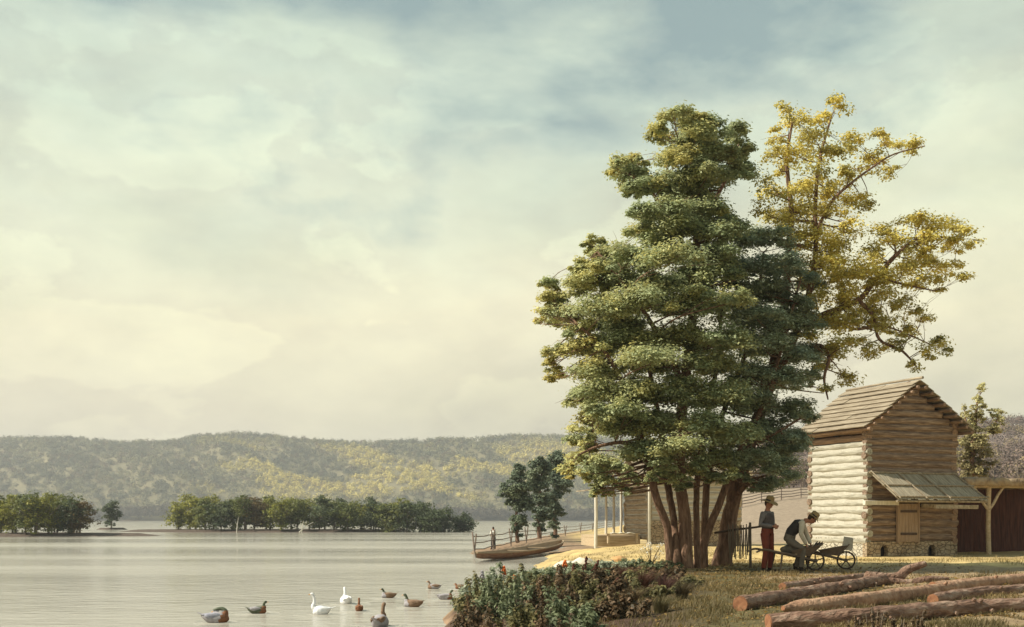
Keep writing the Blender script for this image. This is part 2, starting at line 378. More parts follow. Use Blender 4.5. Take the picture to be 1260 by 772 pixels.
blend((.10, .075, .06), (ss(Y, 120, 130)) * (X < 0) * (Y < 1000))
me = np_mesh('ground', np.stack([X, Y, Z], -1), Q, gcol.reshape(-1, 3), smooth=True)
M['ground'] = mat('ground', [(.62, .60, .58), (.95, .93, .9), (1.25, 1.25, 1.2)], scale=2.2, stretch=(1, .8, 1), bump=1.0, bdist=.05, bscale=9, hue=True, detail=9)
g = link('ground', me, M['ground']); tag(g, kind='structure')

# water
wm = bpy.data.materials.new('river_water'); wm.use_nodes = True; ns = wm.node_tree.nodes; ls = wm.node_tree.links
b = ns['Principled BSDF']; b.inputs['Base Color'].default_value = (.35, .325, .275, 1); b.inputs['Roughness'].default_value = .13; b.inputs['IOR'].default_value = 1.33
tcw = ns.new('ShaderNodeTexCoord')
def wn(sc, det, st):
    mp = ns.new('ShaderNodeMapping'); mp.inputs['Scale'].default_value = st; ls.new(tcw.outputs['Object'], mp.inputs[0])
    n = ns.new('ShaderNodeTexNoise'); n.inputs['Scale'].default_value = sc; n.inputs['Detail'].default_value = det; ls.new(mp.outputs[0], n.inputs['Vector']); return n.outputs[0]
a1 = wn(1.0, 5, (1.1, 2.2, 1)); a2 = wn(1.0, 4, (.10, .16, 1)); a3 = wn(1.0, 3, (5, 11, 1))
m1 = ns.new('ShaderNodeMath'); m1.operation = 'MULTIPLY_ADD'; ls.new(a2, m1.inputs[0]); m1.inputs[1].default_value = 2.2; ls.new(a1, m1.inputs[2])
m2 = ns.new('ShaderNodeMath'); m2.operation = 'MULTIPLY_ADD'; ls.new(a3, m2.inputs[0]); m2.inputs[1].default_value = .16; ls.new(m1.outputs[0], m2.inputs[2])
bp = ns.new('ShaderNodeBump'); bp.inputs['Strength'].default_value = .8; bp.inputs['Distance'].default_value = .075
ls.new(m2.outputs[0], bp.inputs['Height']); ls.new(bp.outputs[0], b.inputs['Normal'])
a4 = wn(1.0, 3, (.012, .07, 1))
rr = ns.new('ShaderNodeMapRange'); ls.new(a4, rr.inputs[0]); rr.inputs[1].default_value = .35; rr.inputs[2].default_value = .65; rr.inputs[3].default_value = .04; rr.inputs[4].default_value = .20
ls.new(rr.outputs[0], b.inputs['Roughness'])
w = MB(); w._add([(-2600, -60, 0), (2600, -60, 0), (2600, 1420, 0), (-2600, 1420, 0)], [(0, 1, 2, 3)])
wo = w.build('river', wm, smooth=False); tag(wo, kind='structure')

# far hills
rx_ = [-900, -300, 0, 60, 100, 150, 200, 250, 300, 340, 400, 450, 520, 580, 640, 700, 800, 1000, 1300, 2200]
ry_ = [552, 549, 546, 543, 544, 550, 550, 541, 537, 543, 549, 549, 546, 544, 542, 543, 546, 552, 556, 560]
pxs = np.linspace(-900, 2200, 420); ts = np.linspace(0, 1.5, 60)
T_, PX = np.meshgrid(ts, pxs, indexing='ij')
def hillz(PX, T_):
    rid = CZ + (HY + 7 - np.interp(PX, rx_, ry_)) / F * 1640 - 8
    prof = np.where(T_ < 1, 1 - (1 - np.clip(T_, 0, 1)) ** 1.5, 1 - (T_ - 1) * .3)
    rav = (vnoise((PX + T_ * 170) / 58., T_ * 1.3, 3, 5) - .5) * 44 * np.sin(np.clip(T_, 0, 1) * math.pi) ** .8
    return .5 + rid * prof + rav
DD = 1285 + T_ * 355
HX = (PX - CX) / F * DD; HZ = hillz(PX, T_)
nr, nc = HX.shape; idx = np.arange(nr * nc).reshape(nr, nc)
Q = np.stack([idx[:-1, :-1], idx[:-1, 1:], idx[1:, 1:], idx[1:, :-1]], -1).reshape(-1, 4)
M['hill'] = mat('hill_soil', [(.11, .10, .055), (.22, .19, .10)], scale=.03, bump=0)
hl = link('hills', np_mesh('hills', np.stack([HX, DD, HZ], -1), Q, smooth=True), M['hill']); tag(hl, kind='structure')

# ------------------------------------------------------------------ foliage
def unit(n, g=rng):
    v = g.normal(size=(n, 3)); return v / np.linalg.norm(v, axis=1, keepdims=True)
def leaf_verts(c, nrm, size, width=.62, fold=.16):
    n = len(c); a = np.cross(nrm, unit(n)); a /= np.linalg.norm(a, axis=1, keepdims=True) + 1e-9
    b = np.cross(nrm, a); s = size[:, None]
    v = np.stack([c - a * s * .5, c + b * s * width * .5 + nrm * s * fold, c + a * s * .5, c - b * s * width * .5 + nrm * s * fold], 1)
    return v
def leaf_mesh(name, c, nrm, size, col, width=.62):
    v = leaf_verts(c, nrm, size, width); n = len(c)
    return np_mesh(name, v.reshape(-1, 3), np.arange(4 * n).reshape(-1, 4), np.repeat(col, 4, axis=0))
def pads_leaves(pads, per, leaf, cols, lump=.36, droop=.35, upw=.55, g=rng, lumps=9):
    """pads: (centre, (rx,ry,rz), tint 0..1, density)"""
    C = []; Nn = []; Cl = []
    for c, r, tint, den in pads:
        c = np.array(c); r = np.array(r)
        k = max(2, int(lumps * min(1.6, max(.5, r[0] * r[1] / .35))))
        v = unit(k, g); v[:, 2] = np.where(v[:, 2] < -.35, -v[:, 2], v[:, 2]) ; rad = g.random(k) ** .4
        lc = c + v * r * rad[:, None] * .85
        lc[:, 2] -= droop * r[2] * np.linalg.norm(v[:, :2] * rad[:, None], axis=1) ** 2
        n = max(3, int(per * den * (r[0] * r[1] / .35) ** .8 / k))
        lr = lump * (r[0] * r[1]) ** .5 * g.uniform(.4, 1.4, k)
        for j in range(k):
            d = unit(n, g); d[:, 2] = np.where(d[:, 2] < -.2, -d[:, 2] * .8, d[:, 2])
            p = lc[j] + d * np.array([1, 1, .85]) * lr[j] * (g.uniform(.3, 1.15, (n, 1)) + (g.random((n, 1)) < .16) * g.uniform(0, .55, (n, 1)))
            m_ = d * .55 + np.array([0, 0, upw]) + unit(n, g) * .55
            C.append(p); Nn.append(m_ / np.linalg.norm(m_, axis=1, keepdims=True))
            t = np.clip(tint + g.normal(0, .16) + g.normal(0, .10, n), 0, 1)[:, None]
            base = np.array(cols[0]) * (1 - t) + np.array(cols[1]) * t
            br = g.uniform(.82, 1.18, (n, 1)) * g.uniform(.88, 1.12)
            Cl.append(base * br)
    C = np.concatenate(C); Nn = np.concatenate(Nn); Cl = np.concatenate(Cl)
    return C, Nn, leaf * (g.uniform(.55, 1.2, len(C)) + .35 * (g.random(len(C)) < .12)), Cl
def smooth_path(pts, rad, sub=5):
    """catmull-rom through points"""
    pts = [Vector(p) for p in pts]; n = len(pts); o = []; r = []
    for i in range(n - 1):
        p0, p1, p2, p3 = pts[max(i - 1, 0)], pts[i], pts[i + 1], pts[min(i + 2, n - 1)]
        for s in range(sub):
            t = s / sub
            o.append(.5 * ((2 * p1) + (p2 - p0) * t + (2 * p0 - 5 * p1 + 4 * p2 - p3) * t * t + (3 * p1 - p0 - 3 * p2 + p3) * t ** 3)); r.append(rad[i] * (1 - t) + rad[i + 1] * t)
    o.append(pts[-1]); r.append(rad[-1]); return o, r

def px_tree(name, label, cat, D0, stems, padlist, cols, leaf, per, tint_fn, rdepth, origin, back=True, lump=.36, lumps=9, seed=1, tw=.02, group=None, hang=.2, padz=1.0, upw=.55, flare=True, extra=False):
    g = np.random.default_rng(seed); random.seed(seed)
    root = empty(name, origin); tag(root, label, cat, group); O = Vector(origin)
    nodes = []; solo = MB() if not flare else None
    for si, st in enumerate(stems):
        pts = [P(a, b_, D0 + dz) for a, b_, dz, _ in st]; rad = [r_ / F * D0 for *_, r_ in st]
        if flare and st[0][1] > 690:
            rad = list(rad)
        o, r = smooth_path(pts, rad)
        if st[0][1] > 690 and flare:
            r = [rr_ * (1 + .22 * max(0, 1 - (q.z - o[0].z) / .35) ** 2) for q, rr_ in zip(o, r)]
            o[0] = o[0] - Vector((0, 0, .25))
        mb = solo or MB(); mb.tube([q - O + Vector((random.uniform(-1, 1), random.uniform(-1, 1), 0)) * rr_ * .12 for q, rr_ in zip(o, r)], r, seg=14, wob=.07)
        nm = 'trunk' if st[0][1] > 690 else 'branch'
        if not solo: mb.build(nm, M['bark'], root, ang=80)
        nodes += list(zip(o, r))
    K = F / D0; pads = []
    for (px, py, rx, ry) in padlist:
        rd = rdepth(px, py)
        offs = [g.uniform(-.95, -.3) * rd] + ([g.uniform(.3, .95) * rd] if back else []) + ([g.uniform(-.5, .5) * rd] if extra else [])
        for q, dy in enumerate(offs):
            jx, jy = (0, 0) if q == 0 else (g.uniform(-8, 8), g.uniform(-3, 13))
            c = P(px + jx, py + jy, D0 + dy)
            r = (rx / K * g.uniform(.9, 1.1), rx / K * g.uniform(.75, 1.05), ry / K * padz)
            pads.append((c - O, r, tint_fn(px, py, g), 1.0))
    # twigs
    mb = solo or MB()
    for c, r, *_ in pads:
        w_ = Vector(c) + O; best = None
        for p, rr_ in nodes:
            if p.z > w_.z + .45: continue
            d = (p - w_).length + max(0, (w_.z - p.z) - 1.4) * .6
            if best is None or d < best[0]: best = (d, p, rr_)
        if best is None: continue
        p, rr_ = best[1], best[2]; L_ = (w_ - p).length
        mid = p.lerp(w_, .5) + Vector((g.normal(), g.normal(), -hang * 1.0)) * L_ * .10
        r0 = min(rr_ * .5, .008 + .011 * L_ + tw * .3)
        o, r2 = smooth_path([p, mid, w_], [r0, r0 * .6, r0 * .28], 4)
        mb.tube([q - O for q in o], r2, seg=6, wob=.05)
        for _ in range(2):
            e = w_ + Vector((g.normal() * r[0] * .5, g.normal() * r[1] * .5, abs(g.normal()) * r[2] * .3))
            mb.tube([mid - O, mid.lerp(e, .55) - O + Vector((0, 0, .05 * L_)), e - O], [r0 * .4, r0 * .28, r0 * .1], seg=5)
    mb.build('trunk' if solo else 'limbs', M['bark'], root, ang=80)
    C, Nn, sz, Cl = pads_leaves([(tuple(c), r, t, d) for c, r, t, d in pads], per, leaf, cols, lump=lump, g=g, lumps=lumps, upw=upw)
    link('crown', leaf_mesh('crown', C, Nn, sz, Cl), M['leaf'], root)
    return root

def pl(s): return [tuple(float(v) for v in q.split(',')) for q in s.split()]
green = pl("""830,143,24,13 868,150,24,13 818,165,20,13 903,162,20,14 855,172,30,13 913,188,20,13 880,193,30,14 842,198,30,14 912,214,22,14 870,218,35,14 825,226,28,13 860,238,34,11
758,204,18,9 785,200,14,8 772,219,24,10 800,232,28,11 780,238,20,9
785,264,17,10 822,262,34,12 865,264,34,12 898,274,22,12 788,286,24,11 840,284,38,12 885,290,34,11 815,298,26,9
730,298,16,7 715,326,15,8 745,316,22,11 738,334,22,9 675,351,16,8 680,372,20,8 720,350,26,11 775,322,38,14 830,322,40,15 885,320,34,15 860,345,40,14 760,352,38,14 810,352,36,13 905,345,24,12
668,386,13,6 700,390,28,12 745,386,38,14 800,376,44,15 860,376,46,16 905,372,28,13 715,410,24,10 770,405,34,13
685,430,15,7 676,450,13,7 682,468,15,7 725,430,38,13 782,424,42,15 840,420,46,16 890,424,36,16 735,455,33,12 800,448,42,13 868,450,42,15
708,488,15,7 735,488,36,13 785,486,40,14 840,484,42,15 890,488,38,16 728,512,28,12 770,512,34,12
718,541,24,12 762,533,38,14 812,528,42,15 862,528,42,16 905,538,36,15 716,566,22,12 748,576,28,12 792,560,38,13 842,556,38,12 888,570,34,12 735,592,16,9 775,590,14,9 815,578,22,9 720,585,14,10 860,578,24,9 745,597,16,9 765,600,12,8 730,603,10,7 800,590,14,8 700,575,12,8 822,585,16,9 838,592,14,7 880,592,16,8 905,588,14,8""")
blue = pl("""930,300,26,12 960,292,22,10 918,330,28,13 962,326,32,14 990,346,22,12 942,360,38,15 985,376,28,13 932,394,38,15 975,405,34,14 942,430,38,15 985,440,28,13 925,464,33,15 965,470,38,14 998,464,16,8 935,500,38,15 976,510,28,13 997,517,10,7 940,535,38,15 975,545,28,13 930,568,33,13 962,580,28,12 945,598,20,9 1000,400,18,9 955,556,30,12 915,590,18,9""")
yellow = pl("""965,135,10,9 978,150,16,11 956,170,12,11 950,190,10,10 962,207,15,13 1027,133,14,8 1012,149,14,9 1001,170,18,9 985,194,22,11 1020,190,20,8 1055,175,16,8 1081,169,12,6 1128,180,15,5 1106,184,9,5 1076,194,16,6 1098,207,10,8 1046,214,16,6 1002,214,20,10 948,238,18,14 985,240,24,13 1030,235,20,9 1060,250,20,6 945,265,16,12 980,270,26,13 1022,265,20,9 1050,277,15,6 1001,290,22,11
1090,286,16,7 1125,275,20,7 1155,280,20,7 1186,288,15,6 1195,303,9,6 1170,301,16,7 1140,300,20,8 1100,300,20,8 1078,315,18,10 1120,320,20,9 1150,325,16,8 1175,326,10,6 1185,344,9,5 1160,350,12,6 1130,350,16,8 1090,345,20,10 1060,335,22,12 1030,328,24,12 1002,320,24,12 1040,370,22,12 1075,375,20,9 1110,376,16,8 1135,386,15,6 1022,400,20,11 1055,405,20,11 1090,402,16,8 1120,411,16,7 1150,421,12,6 1164,436,7,8 1140,432,12,6 1124,449,9,6 1100,426,15,6 1065,430,14,6 1025,438,20,11 1041,466,14,7 1000,345,20,12 1025,352,22,12 1055,352,18,11 1005,375,20,12 1070,390,18,10 1040,388,20,11 1000,425,18,10 1045,425,18,9 985,300,20,11 1015,305,20,10 1035,310,16,9 960,285,14,11 1085,360,18,9 1110,335,18,8 1145,312,16,8 1012,452,16,10 1020,482,9,6""")
st_green = [
    [(825,697,0,5.4),(821,650,-.1,4.8),(808,615,-.25,5),(800,580,-.4,4.4),(788,540,-.6,3.8),(770,480,-.9,3),(742,430,-1.0,2.2),(712,400,-1.1,1.3)],
    [(834,699,-.2,4.8),(829,640,.2,4.2),(822,600,.5,4.2),(818,570,.8,4),(812,520,1.1,3.2),(798,450,1.4,2.6),(785,380,1.5,1.5)],
    [(845,701,0,9.2),(842,640,0,7.6),(837,590,0,6.6),(838,520,0,7),(845,450,0,6),(853,380,0,5.2),(857,300,0,4.2),(855,250,0,3.2),(850,190,0,2)],
    [(858,701,.2,4.4),(857,640,.4,3.8),(858,590,.7,3.8),(868,520,1.0,3.2),(882,450,1.2,2.8),(888,380,1.4,2),(895,300,1.3,1.4)],
    [(843,480,0,4.5),(820,430,-.7,3.4),(790,380,-1.1,2.4),(760,340,-1.2,1.7),(735,310,-1.0,1.0)],
    [(855,330,0,3.4),(830,280,-.5,2.4),(800,235,-.7,1.8),(770,212,-.6,1.0)],
    [(857,290,0,3.2),(878,250,.2,2.4),(898,210,.2,1.8),(910,175,0,1.0)],
    [(800,560,-.5,3),(770,545,-.9,2.4),(735,550,-1.1,1.7),(712,560,-1.1,1)],
]
st_blue = [
    [(866,699,.2,5.2),(867,640,.3,4.4),(872,580,.5,4.2),(882,530,.7,3.6),(905,470,.8,3),(925,410,.8,2.4),(935,350,.7,1.8),(940,310,.6,1.2)],
    [(862,701,-.3,5.4),(869,662,-.4,4.6),(885,620,-.5,4.4),(900,580,-.5,4),(915,545,-.6,3.6),(938,500,-.7,3),(958,440,-.8,2.4),(975,380,-.7,1.8),(985,345,-.6,1)],
    [(905,560,-.5,3),(930,545,-.8,2.4),(960,530,-1.0,1.8),(985,515,-1,1)],
]
st_yel = [
    [(889,698,0,12.5),(896,650,0,9.8),(902,620,0,8.8),(909,590,0,9),(925,540,0,8),(942,490,.1,7),(957,430,.2,6),(966,370,.2,5),(970,310,.1,4),(974,260,0,3.2),(968,200,0,2.2),(975,150,0,1.2)],
    [(945,480,.1,5.5),(972,430,-.2,4.6),(990,380,-.4,4),(1003,320,-.5,3.2),(1003,260,-.5,2.6),(1008,200,-.4,1.9),(1024,140,-.3,1.0)],
    [(985,400,-.4,4.5),(1020,385,-.5,4),(1058,368,-.6,3.5),(1080,340,-.7,3),(1105,312,-.8,2.4),(1135,292,-.7,1.8),(1180,294,-.6,.9)],
    [(1056,369,-.6,2.6),(1075,390,-.7,2.2),(1082,418,-.7,1.8),(1110,432,-.6,1.5),(1128,452,-.6,.8)],
    [(975,440,-.1,3.2),(1005,425,-.5,2.6),(1020,440,-.8,2),(1014,465,-.9,1.6),(1019,492,-.9,.8)],
    [(1003,290,-.5,2.4),(1022,250,-.7,1.9),(1048,225,-.8,1.5),(1075,205,-.8,1.2),(1100,190,-.8,.9),(1138,180,-.8,.6)],
    [(904,612,0,5),(915,600,-.3,3),(928,590,-.6,1.8),(945,585,-.8,.9)],
    [(1080,335,-.7,1.8),(1095,345,-.8,1.6),(1120,352,-.9,1.2),(1150,358,-.9,.7)],
    [(1020,385,-.5,2.2),(1050,405,-.2,1.8),(1090,402,0,1.2),(1145,424,.1,.7)],
]
px_tree('maple_tree', 'tall green maple with layered foliage rising from several stems at the river bank', 'tree', 26.1, st_green, green,
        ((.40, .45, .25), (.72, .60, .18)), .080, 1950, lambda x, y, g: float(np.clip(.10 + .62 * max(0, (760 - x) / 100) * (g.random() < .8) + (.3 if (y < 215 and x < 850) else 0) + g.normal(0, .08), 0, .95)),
        lambda x, y: 2.6 * max(.25, 1 - ((x - 835) / 190) ** 2) * (1.0 if y > 320 else .6), P(845, 701, 26.1), seed=3, padz=1.2, extra=True, lumps=10, upw=.85, lump=.44)
px_tree('ash_tree', 'dark blue-green tree leaning right out of the same clump, in front of the log barn', 'tree', 27.0, st_blue, blue,
        ((.33, .39, .28), (.48, .51, .30)), .074, 1800, lambda x, y, g: float(np.clip(g.normal(.25, .2), 0, 1)),
        lambda x, y: 1.9, P(863, 700, 27.0), seed=5, padz=1.25, extra=True, lumps=10, upw=.85, lump=.44)
px_tree('sycamore_tree', 'thin yellow-leaved tree with crooked open limbs reaching right over the barn roof', 'tree', 27.6, st_yel, yellow,
        ((.36, .35, .14), (.76, .63, .15)), .080, 860, lambda x, y, g: float(np.clip(.75 - max(0, y - 330) / 260 + g.normal(0, .12), 0, 1)),
        lambda x, y: 1.5, P(889, 698, 27.6), back=True, lump=.85, lumps=7, seed=8, hang=.1, padz=1.5)

# generic small tree (crown + trunk) at its own origin
def small_tree_mesh(h, w_, cols, leaf, n, lumps, seed, low=.12, shape='round'):
    g = np.random.default_rng(seed); pads = []
    for i in range(lumps):
        t = (i + .5) / lumps
        zz = low * h + (1 - low) * h * t * .92
        if shape == 'round': rr_ = w_ * .5 * (math.sin(math.pi * (.18 + .72 * t)) ** .6)
        elif shape == 'column': rr_ = w_ * .5 * (.5 + .5 * abs(math.sin(t * 8 + seed)))
        else: rr_ = w_ * .5 * (1 - t) ** .6 + .1
        a = g.uniform(0, 6.28); q = rr_ * g.uniform(.1, .6)
        pr = max(rr_ * g.uniform(.5, .8), .15)
        pads.append(((q * math.cos(a), q * math.sin(a), zz), (pr, pr, pr * .75), float(np.clip(g.normal(.4, .25), 0, 1)), 1.0))
    C, Nn, sz, Cl = pads_leaves(pads, 1, leaf, cols, lump=.5, g=g, lumps=4)
    k = max(1, int(n / max(1, len(C))))
    C, Nn, sz, Cl = pads_leaves(pads, 12 * max(1, n / 300), leaf, cols, lump=.5, g=g, lumps=5)
    if len(C) > n * 1.3:
        s_ = g.choice(len(C), int(n * 1.2), replace=False); C, Nn, sz, Cl = C[s_], Nn[s_], sz[s_], Cl[s_]
    mb = MB(); mb.tube([(0, 0, -.3), (w_ * .01, 0, h * .3), (w_ * .03, w_ * .02, h * .6), (0, 0, h * .9)], [h * .028, h * .022, h * .014, h * .004], seg=8, wob=.08)
    for i in range(5):
        a = g.uniform(0, 6.28); z0 = h * g.uniform(.12, .5)
        mb.tube([(0, 0, z0), (math.cos(a) * w_ * .2, math.sin(a) * w_ * .2, z0 + h * .12), (math.cos(a) * w_ * .36, math.sin(a) * w_ * .36, z0 + h * .28)], [h * .011, h * .008, h * .003], seg=5)
    return leaf_mesh('crown', C, Nn, sz, Cl, .8), mb
def make_small_tree(name, loc, label, cat, group, h, w_, cols, leaf, n, lumps, seed, bark='bark_grey', **k):
    r = empty(name, loc); tag(r, label, cat, group)
    cm, mb = small_tree_mesh(h, w_, cols, leaf, n, lumps, seed, **k)
    link('crown', cm, M['leaf'], r); mb.build('trunk', M[bark], r, ang=80); return r
ORD = ['first', 'second', 'third', 'fourth', 'fifth', 'sixth', 'seventh', 'eighth', 'ninth', 'tenth', 'eleventh', 'twelfth', 'thirteenth', 'fourteenth', 'fifteenth', 'sixteenth',
       'seventeenth', 'eighteenth', 'nineteenth', 'twentieth', 'twenty-first', 'twenty-second', 'twenty-third', 'twenty-fourth', 'twenty-fifth', 'twenty-sixth', 'twenty-seventh', 'twenty-eighth']
GREENS = {'yellow-green': ((.16, .175, .035), (.36, .34, .055)), 'olive green': ((.11, .135, .04), (.22, .23, .06)), 'dark green': ((.065, .09, .045), (.12, .145, .06)),
          'russet brown': ((.15, .105, .045), (.22, .16, .06))}
def hz(x, y): return float(H(np.array([x]), np.array([y]))[0])
random.seed(21)
# long island, right
n_i = 23
kinds = ['yellow-green', 'yellow-green', 'olive green', 'dark green', 'olive green', 'olive green', 'russet brown', 'yellow-green', 'yellow-green', 'olive green', 'yellow-green', 'dark green', 'olive green',
         'olive green', 'yellow-green', 'dark green', 'olive green', 'olive green', 'dark green', 'dark green', 'dark green', 'dark green', 'dark green']
for i in range(n_i):
    px = 222 + (566 - 222) * i / (n_i - 1) + random.uniform(-4, 4)
    y = 192 + random.uniform(-2, 5) + (4 if i in (0, n_i - 1) else 0); x = (px - CX) / F * y
    hh = random.uniform(4.6, 6.0) * (.88 if i > n_i - 3 or i == 0 else 1)
    make_small_tree('willow_tree', (x, y, hz(x, y)), f'{kinds[i]} willow, {ORD[i]} from the left end of the long island, front row', 'tree', 'willows along the long river island',
                    hh, 6.4, GREENS[kinds[i]], .34, 2300, 13, 100 + i, low=.04)
for i in range(10):      # second row, filling the island's depth
    px = 235 + 32 * i + random.uniform(-6, 6); y = 201 + random.uniform(0, 3); x = (px - CX) / F * y
    kd = random.choice(['olive green', 'dark green', 'yellow-green'])
    make_small_tree('willow_tree', (x, y, hz(x, y)), f'{kd} back-row willow, {ORD[i]} from the left on the long island', 'tree', 'willows in the back row of the long island',
                    random.uniform(5.4, 6.4), 6.4, GREENS[kd], .36, 1600, 12, 200 + i, low=.1)
n_l = 9
for i in range(n_l):
    px = -12 + 112 * i / (n_l - 1) + random.uniform(-2, 2); y = 147 + random.uniform(-2, 4); x = (px - CX) / F * y
    kd = ['yellow-green', 'yellow-green', 'yellow-green', 'olive green', 'yellow-green', 'yellow-green', 'olive green', 'dark green', 'russet brown'][i]
    make_small_tree('willow_tree', (x, y, hz(x, y)), f'{kd} rounded willow, {ORD[i]} tree from the left edge on the near left island', 'tree', 'willows on the near left island',
                    random.uniform(4.6, 5.4) * (.85 if i == n_l - 1 else 1), 4.6, GREENS[kd], .26, 2600, 13, 300 + i, low=.04)
for i in range(5):
    px = -5 + 24 * i; y = 155 + random.uniform(0, 2); x = (px - CX) / F * y
    make_small_tree('willow_tree', (x, y, hz(x, y)), f'taller willow in the back row of the near left island, {ORD[i]} from the left', 'tree', 'willows in the back row of the near left island',
                    random.uniform(5.2, 5.8), 5.0, GREENS['olive green'], .3, 1700, 12, 340 + i, low=.1)
y = 237; x = (137 - CX) / F * y
make_small_tree('willow_tree', (x, y, hz(x, y)), 'lone dark round tree on a tiny islet in the gap between two islands', 'tree', None, 5.9, 5.0, GREENS['dark green'], .4, 1900, 11, 371, low=.08)
# driftwood on the long island
for px, py, hh, lab in ((291, 641, 2.6, 'pale bare forked snag standing left of centre on the long island'), (371, 644, 2.0, 'pale leaning driftwood branch at the shore of the long island')):
    p = P(px, 655, 188); o = MB()
    o.tube([(0, 0, -.2), (.15, 0, hh * .5), (.35, 0, hh)], [.09, .07, .02], 6); o.tube([(.15, 0, hh * .45), (-.25, 0, hh * .7)], [.05, .02], 6)
    if px > 300: o.tube([(-.4, 0, 0), (1.0, .1, hh * .6), (2.0, .1, hh * .85)], [.1, .07, .03], 6); o.tube([(.6, .1, hh * .4), (.9, 0, hh)], [.05, .02], 6)
    ob = o.build('dead_branch', M['pole']); ob.location = (p.x, 188, max(hz(p.x, 188), .05)); tag(ob, lab, 'driftwood')

# fence-side trees: clumped columns
def fence_tree(px, pyb, D, pads, lab, seed):
    org = P(px, pyb, D); org.z = hz(org.x, D)
    stems = [[(px, pyb, 0, 2.6), (px - 2, pyb - 25, 0, 2.0), (px, pyb - 55, 0, 1.4), (px + 3, pyb - 85, 0, .8)]]
    px_tree('poplar_tree', lab, 'tree', D, stems, pads, ((.15, .19, .13), (.24, .27, .15)), .26, 600, lambda x, y, g: float(np.clip(g.normal(.35, .25), 0, 1)),
            lambda x, y: .8, org, seed=seed, lump=.5, lumps=9, group='poplars along the rail fence', padz=1.2, flare=False)
fence_tree(637, 668, 92, pl("640,577,9,7 636,592,13,9 640,603,15,9 621,603,8,9 631,610,12,8 641,625,12,10 637,640,11,9 634,655,8,8"), 'leftmost of three dark clumpy poplars by the rail fence', 41)
fence_tree(664, 663, 102, pl("664,572,12,8 660,585,11,9 661,600,12,9 668,600,9,8 666,618,11,9 665,633,10,9 664,646,8,8"), 'middle and narrowest of the three dark clumpy poplars by the rail fence', 42)
fence_tree(684, 658, 112, pl("688,566,14,10 695,580,14,10 682,590,12,9 694,598,14,9 685,612,12,10 681,627,10,9 680,640,8,8 679,650,6,6"), 'rightmost and tallest of the three dark clumpy poplars, leaning right by the rail fence', 43)
# yellow young tree behind the shed
px_tree('young_tree', 'slender young tree with pale yellow top behind the open shed', 'tree', 58, [[(1196, 601, 0, 3.5), (1196, 570, 0, 3), (1199, 530, 0, 2.2), (1203, 490, 0, 1)], [(1197, 560, 0, 2), (1212, 540, 0, 1.4), (1228, 515, 0, .8)], [(1197, 555, .2, 2), (1190, 530, .2, 1.2), (1187, 505, .2, .7)]],
        pl("1207,482,5,6 1202,493,7,7 1198,505,6,6 1210,503,6,6 1187,505,5,7 1190,518,7,8 1204,517,7,7 1226,511,6,6 1230,520,6,7 1220,528,9,8 1195,532,9,8 1208,535,8,7 1188,545,9,8 1205,550,12,8 1195,560,13,9 1212,560,10,8 1184,565,8,8 1196,578,14,9 1208,585,9,8 1190,592,10,8"),
        ((.26, .22, .11), (.60, .56, .27)), .15, 420, lambda x, y, g: float(np.clip((560 - y) / 75 + g.normal(0, .1), 0, 1)), lambda x, y: .7, P(1196, 601, 58) , seed=12, lump=.6, lumps=8, flare=False, padz=1.6, extra=True)

# forests: uncountable
def forest(name, px, D, z, hgt, wid, ncard, card, colf, seed):
    g = np.random.default_rng(seed); n = len(px)
    x = (px - CX) / F * D
    d = unit(n * ncard, g); d[:, 2] = np.where(d[:, 2] < -.1, -d[:, 2], d[:, 2])
    b_ = np.repeat(np.stack([x, D, z], 1), ncard, 0); hh = np.repeat(hgt, ncard); ww = np.repeat(wid, ncard)
    sh = g.uniform(.7, 1.05, n * ncard)
    lob = 1 + .22 * np.sin(d[:, 0] * 5 + np.repeat(g.uniform(0, 6, n), ncard)) * np.sin(d[:, 1] * 5 + np.repeat(g.uniform(0, 6, n), ncard))
    c = b_ + np.stack([d[:, 0] * ww * .5 * lob, d[:, 1] * ww * .5 * lob, hh * .42 + d[:, 2] * hh * .55 * lob], 1) * sh[:, None]
    nrm = d + unit(n * ncard, g) * .4; nrm /= np.linalg.norm(nrm, axis=1, keepdims=True)
    col = np.repeat(colf(px, D, z, g), ncard, 0) * g.uniform(.9, 1.1, (n * ncard, 1))
    ob = link(name, leaf_mesh(name, c, nrm, card * g.uniform(.7, 1.3, n * ncard), col, .9), M['farleaf']); return ob
g = np.random.default_rng(77); n = 15000
px = g.uniform(-260, 1500, n); t = g.random(n) ** .85 * 1.03
Dd = 1288 + t * 355; zz = hillz(px, t) - 1.5
def hillcol(px, D, z, g):
    t = (D - 1288) / 355
    yel = ss(vnoise(px / 75 + t * 2.2, t * 5 + px / 400, 3, 12), .46, .60) * ss(px, 190, 330) * (1 - .6 * ss(px, 690, 900)) * ss(t, .06, .2) * (1 - ss(t, .62, .95))  # yellow mask: autumn tone plus sunlit patches painted into the leaf colour
    yel = np.clip(yel + .35 * (g.random(len(px)) - .5), 0, 1)
    base = np.stack([.12 + 0 * px, .13 + 0 * px, .085 + 0 * px], 1); pale = np.array([.26, .25, .14]); ye = np.array([.66, .56, .18]); br = np.array([.17, .11, .07])
    k = ss(vnoise(px / 30, t * 9, 3, 15), .4, .65)[:, None]
    c = base * (1 - k * .7) + pale * k * .7
    c = c * (1 - yel[:, None]) + ye * yel[:, None]
    q = ((g.random(len(px)) < .14)[:, None]) * .7; return c * (1 - q) + br * q
fo = forest('hill_woods', px, Dd, zz, g.uniform(6.5, 12, n), g.uniform(6, 10.5, n), 52, 1.5, hillcol, 5); tag(fo, 'autumn woods with painted-in sunlit patches covering the long ridge across the river', 'woods', kind='stuff')
n = 1500; px = g.uniform(-260, 1300, n); Dd = g.uniform(1266, 1292, n)
